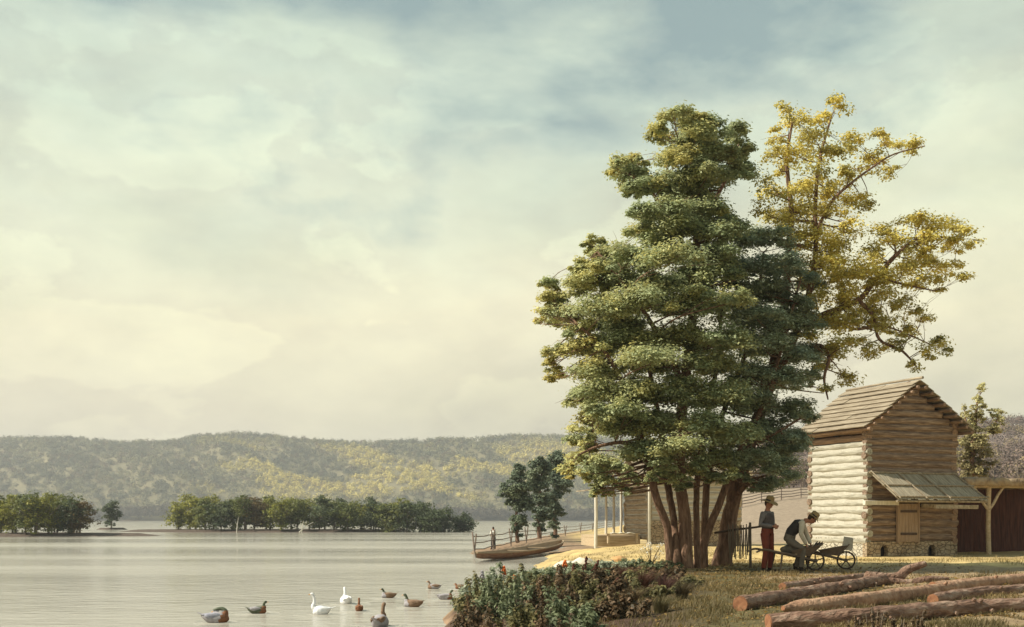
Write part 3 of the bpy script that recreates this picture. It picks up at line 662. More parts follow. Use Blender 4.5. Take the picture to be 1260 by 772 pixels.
hh = 9 + 9 * vnoise(px / 30, px * 0, 3, 31) + 9 * np.exp(-((px - 485) / 42) ** 2) + 4 * ((px > 140) & (px < 212))
fo = forest('shore_woods', px, Dd, 0 * px + .5, hh, g.uniform(9, 14, n), 70, 2.0, lambda px, D, z, g: np.array([.075, .065, .05]) * g.uniform(.8, 1.3, (len(px), 1)) + np.array([.02, .015, .0]) * (g.random((len(px), 1)) < .3), 6)
tag(fo, 'purplish dark woods along the far waterline below the ridge', 'woods', kind='stuff')
n = 2600; px = g.uniform(700, 1560, n); Dd = 205 + 540 * g.random(n) ** 1.1; x_ = (px - CX) / F * Dd; zz = H(x_, Dd) - .5
keep = (sdist(x_, Dd) > 12); px, Dd, zz = px[keep], Dd[keep], zz[keep]; n = len(px)
fo = forest('slope_woods', px, Dd, zz, g.uniform(5, 8, n), g.uniform(4, 7, n), 110, .62, lambda px, D, z, g: np.array([.17, .125, .105]) * g.uniform(.7, 1.25, (len(px), 1)) + np.array([.08, .07, .0]) * (g.random((len(px), 1)) < .2), 7)
tag(fo, 'bare brown and violet woods on the slope behind the farm', 'woods', kind='stuff')

# ------------------------------------------------------------------ log barn
th = R(22); BO = Vector((14.8, 45.7, .77))
barn = empty('log_barn', BO, th); tag(barn, 'two-storey log barn with whitewashed left wall and board roof', 'barn')
Wd, Ld, LR, Z0 = 4.57, 3.65, .155, .65
def logs(mb, along, fixed, a0, a1, zs, r, ext=.16, taper=None):
    for i, z in enumerate(zs):
        e0, e1 = ext + random.uniform(-.09, .05), ext + random.uniform(-.09, .05)
        p0, p1 = a0 - e0, a1 + e1
        if taper: p0, p1 = taper(z)
        n = 9; pts = []
        for k in range(n):
            s_ = p0 + (p1 - p0) * k / (n - 1); w1, w2 = random.uniform(-.014, .014), random.uniform(-.014, .014)
            pts.append((s_, fixed + w1, z + w2) if along == 'x' else (fixed + w1, s_, z + w2))
        rl = r * random.uniform(.90, 1.04); mb.tube(pts, [rl * random.uniform(.94, 1.04) for _ in pts], seg=12, wob=.05)
random.seed(31)
zf = [Z0 + LR * 1.0 + i * LR * 2.0 for i in range(16)]; zside = [z - LR for z in zf] + [zf[-1] + LR]
mb = MB(); logs(mb, 'x', 0, 0, Wd, zf, LR * 1.0); fw = mb.build('front_wall', M['brown_log'], barn, ang=60)
mb = MB(); mb.box(.02, Wd - .02, -.06, .06, Z0, 5.6); mb.build('chinking', M['mortar_dark'], fw, smooth=False)
mb = MB(); logs(mb, 'x', Ld, 0, Wd, zf, LR); mb.build('back_wall', M['brown_log'], barn, ang=60)
mb = MB(); logs(mb, 'y', 0, 0, Ld, [z for z in zside if z < 4.75], LR); sw = mb.build('side_wall', M['wash_log'], barn, ang=60)
mb = MB(); logs(mb, 'y', 0, 0, Ld, [z for z in zside if z >= 4.75], LR * .99); mb.build('upper_side_logs', M['brown_log_side'], barn, ang=60)
mb = MB(); mb.box(-.105, .05, .1, Ld - .1, Z0, 4.7); mb.build('chinking', M['mortar'], sw, smooth=False)
mb = MB(); logs(mb, 'y', Wd, 0, Ld, zside, LR); rw = mb.build('side_wall', M['brown_log_side'], barn, ang=60); rw['label'] = 'unpainted right side wall of brown logs'
mb = MB(); mb.box(Wd - .05, Wd + .06, .1, Ld - .1, Z0, 5.5); mb.build('chinking', M['mortar_dark'], rw, smooth=False)
ZE, ZR = 5.62, 7.28
def gab(z):
    t = min((z + .1 - ZE) / (ZR - ZE), .96); return (Wd / 2 * t, Wd - Wd / 2 * t)
gz = [ZE + .12 + i * .30 for i in range(6)]
for yy in (0.0, Ld):
    mb = MB(); logs(mb, 'x', yy, 0, Wd, gz, .17, taper=gab); gb = mb.build('gable', M['brown_log'], barn, ang=60)
    mb = MB(); mb._add([(0.05, yy + .05, ZE - .1), (Wd - .05, yy + .05, ZE - .1), (Wd / 2, yy + .05, ZR - .12), (0.05, yy - .05, ZE - .1), (Wd - .05, yy - .05, ZE - .1), (Wd / 2, yy - .05, ZR - .12)],
            [(0, 1, 2), (3, 5, 4), (0, 3, 4, 1), (1, 4, 5, 2), (2, 5, 3, 0)]); mb.build('chinking', M['mortar_dark'], gb, smooth=False)
# roof: lapped long boards in courses
pitch = math.atan2(ZR - ZE, Wd / 2)
for side in (0, 1):
    mb = MB(); slope = (Wd / 2 + .52) / math.cos(pitch); nC = 9; cw = slope / nC
    for c in range(nC):
        y0 = -.62
        while y0 < Ld + .45:
            y1 = min(y0 + random.uniform(1.3, 2.3), Ld + .55)
            if Ld + .55 - y1 < .5: y1 = Ld + .55 + random.uniform(-.05, .05)
            st = y0 + (random.uniform(-.07, .07) if y0 < -.5 else .008)
            d0, d1 = c * cw - .02, (c + 1) * cw + .09
            lift = random.uniform(0, .035)
            Mx = Matrix.Translation((Wd / 2, 0, ZR + .10)) @ Matrix.Rotation(pitch if side else -pitch + math.pi, 4, 'Y')
            # local board: distance down the slope along +X, thickness in Z
            def dp(d, h_):
                sx_ = 1 if side else -1
                return (Wd / 2 + sx_ * (d * math.cos(pitch) + h_ * math.sin(pitch)), ZR + .12 - d * math.sin(pitch) + h_ * math.cos(pitch))
            a, b2 = dp(d0, .0 + lift), dp(d1, .075 + lift); a2, b3 = dp(d0, -.035 + lift), dp(d1, .04 + lift)
            vs = [(a[0], st, a[1]), (b2[0], st, b2[1]), (b3[0], st, b3[1]), (a2[0], st, a2[1])]; vs += [(v[0], y1, v[2]) for v in vs]
            mb._add(vs, [(0, 1, 2, 3), (7, 6, 5, 4), (0, 4, 5, 1), (1, 5, 6, 2), (2, 6, 7, 3), (3, 7, 4, 0)])
            y0 = y1
    ro = mb.build('roof', M['board'], barn, smooth=False)
    mb = MB()
    for c in range(9):
        d = (c + .75) * cw; sx_ = 1 if side else -1
        xx = Wd / 2 + sx_ * d * math.cos(pitch); zz_ = ZR + .0 - d * math.sin(pitch) - .02
        mb.tube([(xx, -.66 - random.uniform(0, .12), zz_), (xx, Ld + .5, zz_)], .07, 8)
    mb.build('purlins', M['brown_log_side'], ro, ang=60)
mb = MB(); mb.tube([(Wd / 2, -.72, ZR + .22), (Wd / 2, Ld * .5, ZR + .23), (Wd / 2, Ld + .5, ZR + .2)], [.06, .05, .055], 8); mb.build('ridge_pole', M['board'], barn)
# foundation
mb = MB(); f0, f1 = -.13, .13
for a, b2 in ((-.14, .58), (.98, 3.12), (3.52, Wd + .14)): mb.box(a, b2, f0, f1, -.5, Z0 - .02)
for a, b2 in ((.58, .98), (3.12, 3.52)):
    mb.box(a, b2, f0, f1, .47, Z0 - .02)
    for q in range(6):
        t = q / 6 * .2; 
        mb.box(a, a + .2 - math.sqrt(max(0, .04 - (t) ** 2)) + .004, f0 + .003, f1 - .003, .27 + t, .27 + t + .034); mb.box(b2 - .2 + math.sqrt(max(0, .04 - (t) ** 2)) - .004, b2, f0 + .003, f1 - .003, .27 + t, .27 + t + .034)
fd = mb.build('foundation', M['stone'], barn, smooth=False)
mb = MB(); mb.box(-.13, .13, .132, Ld + .14, -.5, Z0 + .12); mb.box(Wd - .13, Wd + .13, .132, Ld + .14, -.5, Z0 - .02); mb.box(.132, Wd - .132, Ld - .13, Ld + .13, -.5, Z0 - .02)
mb.build('foundation', M['stone_white'], barn, smooth=False)
mb = MB(); mb.box(.2, Wd - .2, .2, Ld - .2, -.2, .6); mb.build('opening_shade_box', M['dark'], barn, smooth=False)  # plain dark box stands in for the shade behind the arched openings
# door
dr = MB()
for k in range(6): dr.box(1.42 + k * .17, 1.42 + k * .17 + .16, -.27, -.225 - random.uniform(0, .008), .62, 2.22)
dr.box(1.36, 1.42, -.29, -.17, .58, 2.28); dr.box(2.445, 2.51, -.29, -.17, .58, 2.28); dr.box(1.30, 2.57, -.30, -.16, 2.282, 2.38)
do = dr.build('door', M['door'], barn, smooth=False)
mb = MB(); mb.box(1.50, 2.36, -.305, -.273, .9, 1.0); mb.build('hinge_bar', M['iron'], do, smooth=False); mb = MB(); mb.box(1.50, 2.36, -.305, -.273, 1.85, 1.95); mb.build('hinge_bar', M['iron'], do, smooth=False)
# pent roof
pt = empty('pent_roof', (0, 0, 0)); pt.parent = barn
z0, z1, pr = 3.48, 2.36, 1.30
def pp(x, d, h_=0): return (x, -.2 - d * pr, z0 + (z1 - z0) * d + h_)
mb = MB(); x = 0.0; k = 0
while x < 1:
    wv = random.uniform(.034, .05); xa, xb = x + .002, min(x + wv - .003, 1)
    e = random.uniform(-.03, .03); l = random.uniform(0, .012)
    def q(xx, d, hh): 
        X_ = (-.02 + 4.55 * xx) * (1 - d) + (.35 + 4.75 * xx) * d; return (X_, -.19 - d * pr, z0 + (z1 - z0) * d + hh)
    vs = [q(xa, 0, l), q(xb, 0, l), q(xb, 1 + e, l), q(xa, 1 + e, l)]; vs += [(v[0], v[1], v[2] + .03) for v in vs]
    mb._add(vs, [(3, 2, 1, 0), (4, 5, 6, 7), (0, 1, 5, 4), (1, 2, 6, 5), (2, 3, 7, 6), (3, 0, 4, 7)]); x += wv; k += 1
mb.build('roof_boards', M['board_slope'], pt, smooth=False)
mb = MB()
for d in (.04, .52, .95): mb.tube([q(-.02, d, .08), q(.5, d, .085), q(1.02, d, .08)], [.035, .04, .035], 8)
for s_ in (.01, .30, .56, .97): mb.tube([q(s_, 0, .10), q(s_, 1.02, .10)], .032, 8)
mb.build('weight_poles', M['board'], pt)
mb = MB()
for s_ in (.03, .35, .66, .97): mb.tube([q(s_, -.05, -.06), q(s_, 1.0, -.06)], .045, 8)
mb.tube([q(0, .93, -.13), q(1, .93, -.13)], .05, 8)
mb.build('rafters', M['board'], pt)
mb = MB(); mb.box(-.42, 1.30, -.40, -.22, 2.16, 2.34, j=.012); mb.build('beam', M['pole'], barn, smooth=False)
mb = MB(); mb.box(2.35, 4.6, -1.42, -1.30, 2.0, 2.16, j=.015); mb.box(2.65, 4.3, -.36, -.215, 2.06, 2.22, j=.01); mb.build('header', M['board'], barn, smooth=False)

# ------------------------------------------------------------------ open shed
shed = empty('open_shed', BO, th); tag(shed, 'low open-fronted shed with flat roof and dark red plank interior right of the barn', 'shed')
xs0, xs1 = Wd + .22, 12.5
nx, ny = 90, 26; xx, yy = np.meshgrid(np.linspace(xs0 - .1, xs1, nx), np.linspace(-.55, 3.9, ny), indexing='ij')
top = 3.34 + (vnoise(xx * 2.2, yy * 2.2, 3, 3) - .5) * .22; bot = 3.02 + (vnoise(xx * 5, yy * 5, 2, 4) - .5) * .10
vt = np.stack([xx, yy + (vnoise(xx * 4, yy * 0, 2, 7) - .5) * .16, top], -1).reshape(-1, 3); vb = np.stack([xx, yy + (vnoise(xx * 6, yy * 0, 2, 8) - .5) * .16, bot], -1).reshape(-1, 3)
idx = np.arange(nx * ny).reshape(nx, ny); o_ = nx * ny
qs = [np.stack([idx[:-1, :-1], idx[1:, :-1], idx[1:, 1:], idx[:-1, 1:]], -1).reshape(-1, 4), np.stack([idx[:-1, :-1], idx[:-1, 1:], idx[1:, 1:], idx[1:, :-1]], -1).reshape(-1, 4) + o_]
for e in (idx[:, 0], idx[::-1, -1], idx[0, ::-1], idx[-1, :]): qs.append(np.stack([e[:-1], e[:-1] + o_, e[1:] + o_, e[1:]], -1))
link('roof', np_mesh('roof', np.concatenate([vt, vb]), np.concatenate(qs)), M['thatch'], shed)
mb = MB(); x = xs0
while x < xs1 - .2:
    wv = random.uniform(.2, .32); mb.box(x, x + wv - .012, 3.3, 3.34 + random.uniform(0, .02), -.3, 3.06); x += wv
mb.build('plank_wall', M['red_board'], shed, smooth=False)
for px_ in (6.4, 10.9):
    mb = MB(); mb.tube([(px_ + .03, -.2, -.4), (px_ - .03, -.2, 1.2), (px_, -.2, 2.2), (px_ + .02, -.2, 3.08)], [.115, .10, .10, .11], 10, wob=.06); po = mb.build('post', M['tan_log'], shed, ang=70)
    mb = MB()
    for s_ in (-1, 1): mb.tube([(px_, -.2, 1.95), (px_ + s_ * .28, -.2, 2.25), (px_ + s_ * .55, -.2, 2.65), (px_ + s_ * .95, -.2, 3.08)], [.06, .065, .06, .055], 8, wob=.06)
    mb.build('brace', M['tan_log'], po, ang=70)
mb = MB(); mb.tube([(xs0 - .05, -.2, 3.0), (8, -.2, 3.02), (xs1, -.2, 3.0)], .08, 8); mb.build('beam', M['tan_log'], shed)

# ------------------------------------------------------------------ cottage
ct = R(8); CO = Vector((8.0, 64.0, 1.02)); cot = empty('log_cottage', CO, ct); tag(cot, 'log cottage with pole porch half hidden behind the big tree', 'cottage')
CW, CL, cr = 5.4, 5.4, .15
zf = [.25 + cr + i * 2 * cr for i in range(12)]; zsd = [z - cr for z in zf] + [zf[-1] + cr]
mb = MB(); logs(mb, 'y', 0, 0, CL, zsd, cr); w1 = mb.build('side_wall', M['tan_side'], cot, ang=60); w1['label'] = 'tan gable wall of squared logs beside the porch'
mb = MB(); mb.box(-.06, .06, .1, CL - .1, .2, 3.8); mb.build('chinking', M['mortar'], w1, smooth=False)
mb = MB(); logs(mb, 'x', 0, 0, CW, [z for z in zf if z > 1.2], cr); w2 = mb.build('front_wall', M['wash_log2'], cot, ang=60)
mb = MB(); mb.box(.1, CW - .1, -.10, .06, .2, 3.8); mb.build('chinking', M['mortar'], w2, smooth=False)
mb = MB(); mb.box(-.1, CW + .1, -.17, .12, -.6, 1.22); mb.build('stone_footing', M['stone'], cot, smooth=False)
mb = MB(); logs(mb, 'y', CW, 0, CL, zsd, cr); logs(mb, 'x', CL, 0, CW, zf, cr); mb.build('back_wall', M['tan_log'], cot, ang=60)
mb = MB(); mb.tube([(-.06, -.22, -.3), (-.06, -.22, 3.9)], .09, 10, wob=.06); mb.build('corner_post', M['pole'], cot)
mb = MB(); logs(mb, 'y', 0, 0, CL, [3.95 + i * .28 for i in range(4)], .14, taper=lambda z: (CL / 2 * (z - 3.80) / 1.35, CL - CL / 2 * (z - 3.80) / 1.35)); mb.build('gable', M['brown_log_side'], cot, ang=60)
def slab(mb, a, b_, c, d, t=.06):
    n_ = (Vector(b_) - Vector(a)).cross(Vector(d) - Vector(a)).normalized() * t; vs = [Vector(v) for v in (a, b_, c, d)]; vs += [v - n_ for v in vs]
    mb._add(vs, [(0, 1, 2, 3), (7, 6, 5, 4), (0, 4, 5, 1), (1, 5, 6, 2), (2, 6, 7, 3), (3, 7, 4, 0)])
mb = MB()
for k in range(6):
    t0, t1 = k / 6, (k + 1) / 6 + .02
    f = lambda t: (CL / 2 * (1 - t) - .5 * t, 5.2 - t * (5.2 - 3.68)) ; (ya, za), (yb, zb) = f(t0), f(t1)
    slab(mb, (-.6, yb, zb + .03), (CW + .5, yb, zb + .03), (CW + .5, ya, za), (-.6, ya, za)); slab(mb, (-.6, CL - ya, za), (CW + .5, CL - ya, za), (CW + .5, CL - yb, zb + .03), (-.6, CL - yb, zb + .03))
mb.build('roof', M['board'], cot, smooth=False)
# porch on the left end
mb = MB(); slab(mb, (-3.2, -.25, 3.1), (-.2, -.25, 3.4), (-.2, CL + .3, 3.4), (-3.2, CL + .3, 3.1), .08); mb.build('porch_roof', M['board'], cot, smooth=False)
def cloc(px, D):   # world point on the ground -> cottage coordinates
    v = Vector(((px - CX) / F * D, D, 0)) - CO; v = Matrix.Rotation(-ct, 3, 'Z') @ v; return v.x, v.y
for px, D, r_ in ((733, 64.2, .105), (745.5, 69, .085), (755, 69.4, .085), (764, 69.8, .09)):
    a, b_ = cloc(px, D); mb = MB(); mb.tube([(a, b_, -.4), (a + .02, b_, 1.5), (a, b_, 3.2)], [r_, r_ * .95, r_ * .9], 10, wob=.05); mb.build('porch_post', M['pole'], cot, ang=70)
mb = MB(); mb.box(-2.95, -.25, 1.2, CL - .1, .22, .36); mb.box(-2.95, -.25, 1.1, 1.18, -.3, .30); mb.box(-2.95, -2.8, 1.25, CL - .1, -.3, .2)
mb.build('porch_deck', M['tan_log'], cot, smooth=False)
mb = MB(); mb.box(-2.5, -.5, .2, .55, .42, .48); mb.box(-2.4, -2.3, .24, .5, -.1, .42); mb.box(-.7, -.6, .24, .5, -.1, .42)
bn = mb.build('bench', M['tan_log'], None, smooth=False); bn.location = CO; bn.rotation_euler.z = ct; tag(bn, 'low plank bench in front of the cottage porch', 'bench')
mb = MB(); nx = 14
for i in range(nx):
    a = -2.2 + i * .1; mb.box(a, a + .1, .18, .57, .482 + .015 * math.sin(i * 1.3), .52 + .02 * math.sin(i * 1.3))
cl = mb.build('white_cloth', M['cloth']); cl.location = CO; cl.rotation_euler.z = ct; tag(cl, 'white cloth lying on the bench of the cottage porch', 'cloth')

# ------------------------------------------------------------------ fences
def rail_fence(pts, label, ph=1.25, rails=3, xstake=True, lean=.25, rr=.045, group=None):
    o = Vector(pts[0]); root = empty('rail_fence', o); tag(root, label, 'fence', group)
    for i, p in enumerate(pts):
        p = Vector(p) - o; mb = MB(); d = (Vector(pts[min(i + 1, len(pts) - 1)]) - Vector(pts[max(i - 1, 0)])); d.z = 0; d.normalize(); q = Vector((-d.y, d.x, 0))
        h1 = ph * random.uniform(.92, 1.15)
        if xstake:
            dv = (d * .22 + q * .12) * random.uniform(.6, 1.2)
            mb.tube([p - dv + Vector((0, 0, -.3)), p + dv * random.uniform(.6, 1.2) + Vector((0, 0, h1))], rr * 1.2, 7, wob=.08)
            mb.tube([p + dv - q * .1 + Vector((0, 0, -.3)), p - dv * random.uniform(.6, 1.2) - q * .1 + Vector((0, 0, h1 * random.uniform(.85, 1.1)))], rr * 1.1, 7, wob=.08)
        else: mb.tube([p + Vector((0, 0, -.3)), p + Vector((random.uniform(-.05, .05), 0, h1))], rr * 1.2, 7, wob=.08)
        mb.build('post', M['rail'], root)
        if i < len(pts) - 1:
            e = Vector(pts[i + 1]) - o; mb = MB()
            for k in range(rails):
                z = ph * (.22 + .62 * k / max(1, rails - 1)); m_ = p.lerp(e, .5) + Vector((0, 0, z - random.uniform(.02, .10)))
                mb.tube([p + Vector((0, 0, z + random.uniform(-.05, .05))), m_, e + Vector((0, 0, z + random.uniform(-.05, .05)))], [rr, rr * .9, rr * .8], 6, wob=.06)
            mb.build('rails', M['rail'], root)
random.seed(5)
fp = []
for px, D in ((583, 72.5), (606, 81), (628, 91), (647, 101), (665, 113), (695, 137), (714, 160), (729, 185), (745, 215), (762, 255)):
    x = (px - CX) / F * D; fp.append((x, D, max(hz(x, D), .05)))
rail_fence(fp, 'split-rail fence with crossed stakes running down to the river beside the boat', 1.35)
def field_fence(p0, p1, n, label):
    pts = []
    for i in range(n):
        t = i / (n - 1); D = p0[1] * (1 - t) + p1[1] * t; px = p0[0] * (1 - t) + p1[0] * t; x = (px - CX) / F * D; pts.append((x, D, hz(x, D)))
    rail_fence(pts, label, 1.7, 4, False, rr=.06)
field_fence((850, 185), (1420, 190), 22, 'upper rail fence crossing the slope below the bare woods')
field_fence((840, 118), (1010, 150), 8, 'lower rail fence slanting up the tan field behind the standing man')

# bare trees on the slope by the fence
def bare_tree(x, y, h, label, seed):
    g = random.Random(seed); r = empty('bare_tree', (x, y, hz(x, y))); tag(r, label, 'tree', 'bare trees along the upper fence'); mb = MB(); mt = MB()
    mb.tube([(0, 0, -.3), (.1, 0, h * .4), (0, .1, h * .8), (.1, 0, h)], [h * .022, h * .017, h * .009, h * .003], 7)
    for k in range(26):
        a = g.uniform(0, 6.28); z = h * g.uniform(.2, .9); l = (h * .45) * (1.1 - z / h); p = (0, 0, z); m_ = (math.cos(a) * l * .5, math.sin(a) * l * .5, z + l * .35); e = (math.cos(a) * l, math.sin(a) * l, z + l * .9)
        mt.tube([p, m_, e], [h * .008, h * .005, h * .002], 5)
        for _ in range(3): b2 = a + g.uniform(-.9, .9); mt.tube([m_, (m_[0] + math.cos(b2) * l * .35, m_[1] + math.sin(b2) * l * .35, m_[2] + l * .35)], [h * .004, h * .0015], 4)
    mb.build('trunk', M['bark_grey'], r); mt.build('crown', M['bark_grey'], r)
for i, (px, lab) in enumerate(((960, 'bare tree on the slope between the standing man and the barn'), (988, 'bare tree on the slope hard against the left side of the barn'), (1222, 'bare tree behind the fence right of the yellow sapling'), (1238, 'bare tree behind the fence at the right above the shed'), (1252, 'rightmost bare tree on the slope above the shed'))):
    y = 180 + 6 * (i % 2); bare_tree((px - CX) / F * y, y, 4.6 + .6 * (i % 3), lab, i)

# ------------------------------------------------------------------ boat
def boat():
    a = P(584, 691, 62.0); b_ = P(693, 671, 78.0)
    a = Vector((-1.98, 59.8, .0)); b_ = Vector((3.62, 78.5, .30)); L_ = (b_ - a).length
    root = empty('flat_boat', a, math.atan2(b_.y - a.y, b_.x - a.x)); root.rotation_euler = (0, -math.asin((b_.z - a.z) / L_), math.atan2(b_.y - a.y, b_.x - a.x))
    tag(root, 'long low brown wooden boat drawn up along the sandy bank', 'boat')
    n = 24; hb = .95
    def sec(t, off=0.0):
        w_ = hb * (1 - abs(2 * t - 1) ** 2.6) ** .75 if 0 < t < 1 else .03; w_ = max(w_, .04) - off
        z1 = .29 + .22 * abs(2 * t - 1) ** 2.2; z0 = -.05 + .30 * abs(2 * t - 1) ** 4 + off * .6
        return [(-w_, z1), (-w_ * .93, z1 * .45 + z0 * .55), (-w_ * .62, z0), (w_ * .62, z0), (w_ * .93, z1 * .45 + z0 * .55), (w_, z1)]
    for nm, off, mt in (('hull', 0, 'boat'), ('inner_planking', .05, 'boat_in')):
        vs = []; fs = []
        for i in range(n + 1):
            t = .004 + .992 * i / n
            for (yy, z) in sec(t, off if 0 < i < n else 0): vs.append((L_ * t, yy, z))
        for i in range(n):
            for k in range(5):
                a0 = i * 6 + k; f = (a0, a0 + 1, a0 + 7, a0 + 6); fs.append(f if off else f[::-1])
        mb = MB(); mb._add(vs, fs); o = mb.build(nm, M[mt], root, ang=50)
    for s_ in (0, 5):
        mb = MB(); mb.tube([(L_ * (.004 + .992 * i / n), sec(.004 + .992 * i / n)[s_][0], sec(.004 + .992 * i / n)[s_][1]) for i in range(n + 1)], .05, 6); mb.build('gunwale', M['boat_in'], root)
    for t in (.22, .45, .68):
        w_ = sec(t)[5][0]; mb = MB(); mb.box(L_ * t - .16, L_ * t + .16, -w_ + .02, w_ - .02, .23, .27); mb.build('thwart', M['boat_in'], root, smooth=False)
boat()

# ------------------------------------------------------------------ rocks on the sand
def rock(px, D, sx_, sy_, sz_, m, lab, seed):
    g = np.random.default_rng(seed); mb = MB(); mb.ball((0, 0, 0), (sx_, sy_, sz_), 14, 9); vs = np.array(mb.v); k = 1 + (vnoise(vs[:, 0] * 4 + seed, vs[:, 1] * 4 + vs[:, 2] * 3, 3, seed) - .5) * .7
    mb.v = [tuple(v) for v in vs * k[:, None]]; o = mb.build('rock', M[m], ang=30); x = (px - CX) / F * D; o.location = (x, D, hz(x, D) + sz_ * .25); tag(o, lab, 'rock')
rock(700, 36, .6, .38, .26, 'rock', 'large flat white rock on the sand behind the flower spikes', 1)
rock(719, 33, .42, .25, .26, 'rock', 'smaller pale rock just right of the large flat white one', 2)
rock(687, 37, .22, .2, .10, 'rock', 'small pale stone left of the large flat white rock', 6)
rock(762, 40, .36, .28, .15, 'rock_o', 'ochre stone lying alone on the yellow yard before the cottage', 3)

# ------------------------------------------------------------------ fallen logs
def fallen(name_pts, r0, r1, mt, lab, seed, branches=(), point=False, knots=2):
    """points in the world, first = the cut end towards the camera"""
    random.seed(seed); pts = [Vector(p) for p in name_pts]; o = pts[0].copy(); pts = [p - Vector((0, 0, r0 * .32)) for p in pts]; o = pts[0].copy(); dvec = pts[-1] - pts[0]; ang = math.atan2(dvec.y, dvec.x)
    root = empty('fallen_log', o, ang); tag(root, lab, 'log', 'felled logs in the foreground'); Rm = Matrix.Rotation(-ang, 3, 'Z')
    loc = [Rm @ (p - o) for p in pts]; n = len(loc); rads = [r0 + (r1 - r0) * i / (n - 1) for i in range(n)]
    sm, rs = smooth_path(loc, rads, 8); mb = MB(); s0 = list(zip(sm, rs))
    if point: sm = [sm[0] - Vector((.26, 0, -.02)), sm[0] - Vector((.10, 0, 0))] + sm; rs = [.035, rs[0] * .72] + rs
    mb.tube(sm, [r_ * .88 * (1 + .06 * math.sin(i * 1.7 + seed) + random.uniform(-.03, .03)) for i, r_ in enumerate(rs)], 20, wob=.06)
    for k in range(knots + 2):
        q = sm[random.randrange(4, len(sm) - 2)]; a = random.uniform(-.4, 1.2); rk = rs[5]; mb.tube([q, q + Vector((.05, -math.cos(a), math.sin(a))) * rk * 1.25], [rk * .35, rk * .2], 8)
    mb.build('bark', M[mt], root, ang=45)
    e = MB(); d0 = (sm[1] - sm[0]).normalized(); rr_ = rs[0] * .9
    e.tube([sm[0] - d0 * .012, sm[0] + d0 * .01], [rr_ * .90, rr_ * .93], 18, wob=.03); e.build('cut_end', M['cut'], root, ang=30)
    for b_ in branches:
        bb = [Rm @ (Vector(p) - o) for p in b_[0]]; s2, r2 = smooth_path(bb, b_[1], 5); mb = MB(); mb.tube(s2, r2, 12, wob=.05); mb.build('branch', M[mt], root, ang=60)
def G(px, py, lift=0.0):   # ground point seen at a pixel of the photo
    lo = 6.0
    for D in np.arange(6, 60, .1):
        x = (px - CX) / F * D; z = CZ + (HY - py) / F * D
        if z <= hz(x, D): return Vector((x, D, hz(x, D) + lift))
    return Vector((x, D, hz(x, D) + lift))
def GL(lst, r): return [G(a, b_, r) for a, b_ in lst]
EA = G(1088, 719, .125)
fallen(GL([(911, 752), (985, 738), (1050, 727), (1088, 719)], .125), .125, .115, 'logbark', 'forked log nearest the tree, round orange cut end at its left, with two raised branches', 1,
       branches=[([EA + Vector((-.35, -.1, .0)), P(1102, 711, EA.y + .05), P(1117, 701, EA.y + .15), P(1138, 694, EA.y + .3)], [.11, .095, .08, .055]), ([EA + Vector((-.35, -.12, .0)), P(1112, 719, EA.y - .05), P(1140, 714, EA.y), P(1166, 713, EA.y + .2)], [.10, .09, .075, .045])])
fallen(GL([(977, 758), (1050, 748), (1140, 735), (1210, 724), (1290, 716)], .12), .12, .12, 'logpeel', 'peeled tan log hewn to a point at its left end', 2, point=True)
fallen(GL([(946, 777), (1060, 768), (1150, 760), (1210, 757), (1300, 752)], .12), .12, .125, 'logbark', 'lowest log along the bottom right, with weeds growing in front of it', 3, knots=4)
fallen(GL([(1148, 727), (1200, 722), (1290, 714)], .09), .10, .10, 'logpeel', 'upper of the two short logs at right with oval orange cut ends', 4)
fallen(GL([(1148, 746), (1200, 737), (1300, 730)], .10), .10, .11, 'logbark', 'lower of the two short logs at right, greyish bark and orange cut end', 5)
fallen(GL([(963, 727), (1020, 719), (1078, 712)], .08), .085, .08, 'logbark', 'slim log lying farthest back beneath the wheelbarrows', 6)

# ------------------------------------------------------------------ people
def hand(mb, w_, f, s_, up=None, curl=.5, k=1.0):
    """w_: wrist, f: direction of the hand, s_: direction towards the thumb"""
    f = f.normalized(); s_ = (s_ - f * s_.dot(f)).normalized(); n_ = f.cross(s_)
    pc = w_ + f * .045 * k
    mb.tube([w_, pc, w_ + f * .085 * k], [.024 * k, .036 * k, .034 * k], 10, flat=.6)
    for i, ln in enumerate((.070, .078, .072, .056)):
        b0 = w_ + f * .082 * k + s_ * (.030 - .020 * i) * k; c1 = b0 + (f * .9 + n_ * .3 * curl) * ln * .5 * k; c2 = c1 + (f * .5 + n_ * 1.0 * curl) * ln * .5 * k
        mb.tube([b0 - f * .03 * k, b0, c1, c2], [.0095 * k, .0095 * k, .0088 * k, .007 * k], 7)
    t0 = w_ + f * .03 * k + s_ * .028 * k; mb.tube([t0, t0 + (s_ * .8 + f * .6) * .035 * k, t0 + (s_ * .5 + f + n_ * .3) * .06 * k], [.013 * k, .011 * k, .008 * k], 7)
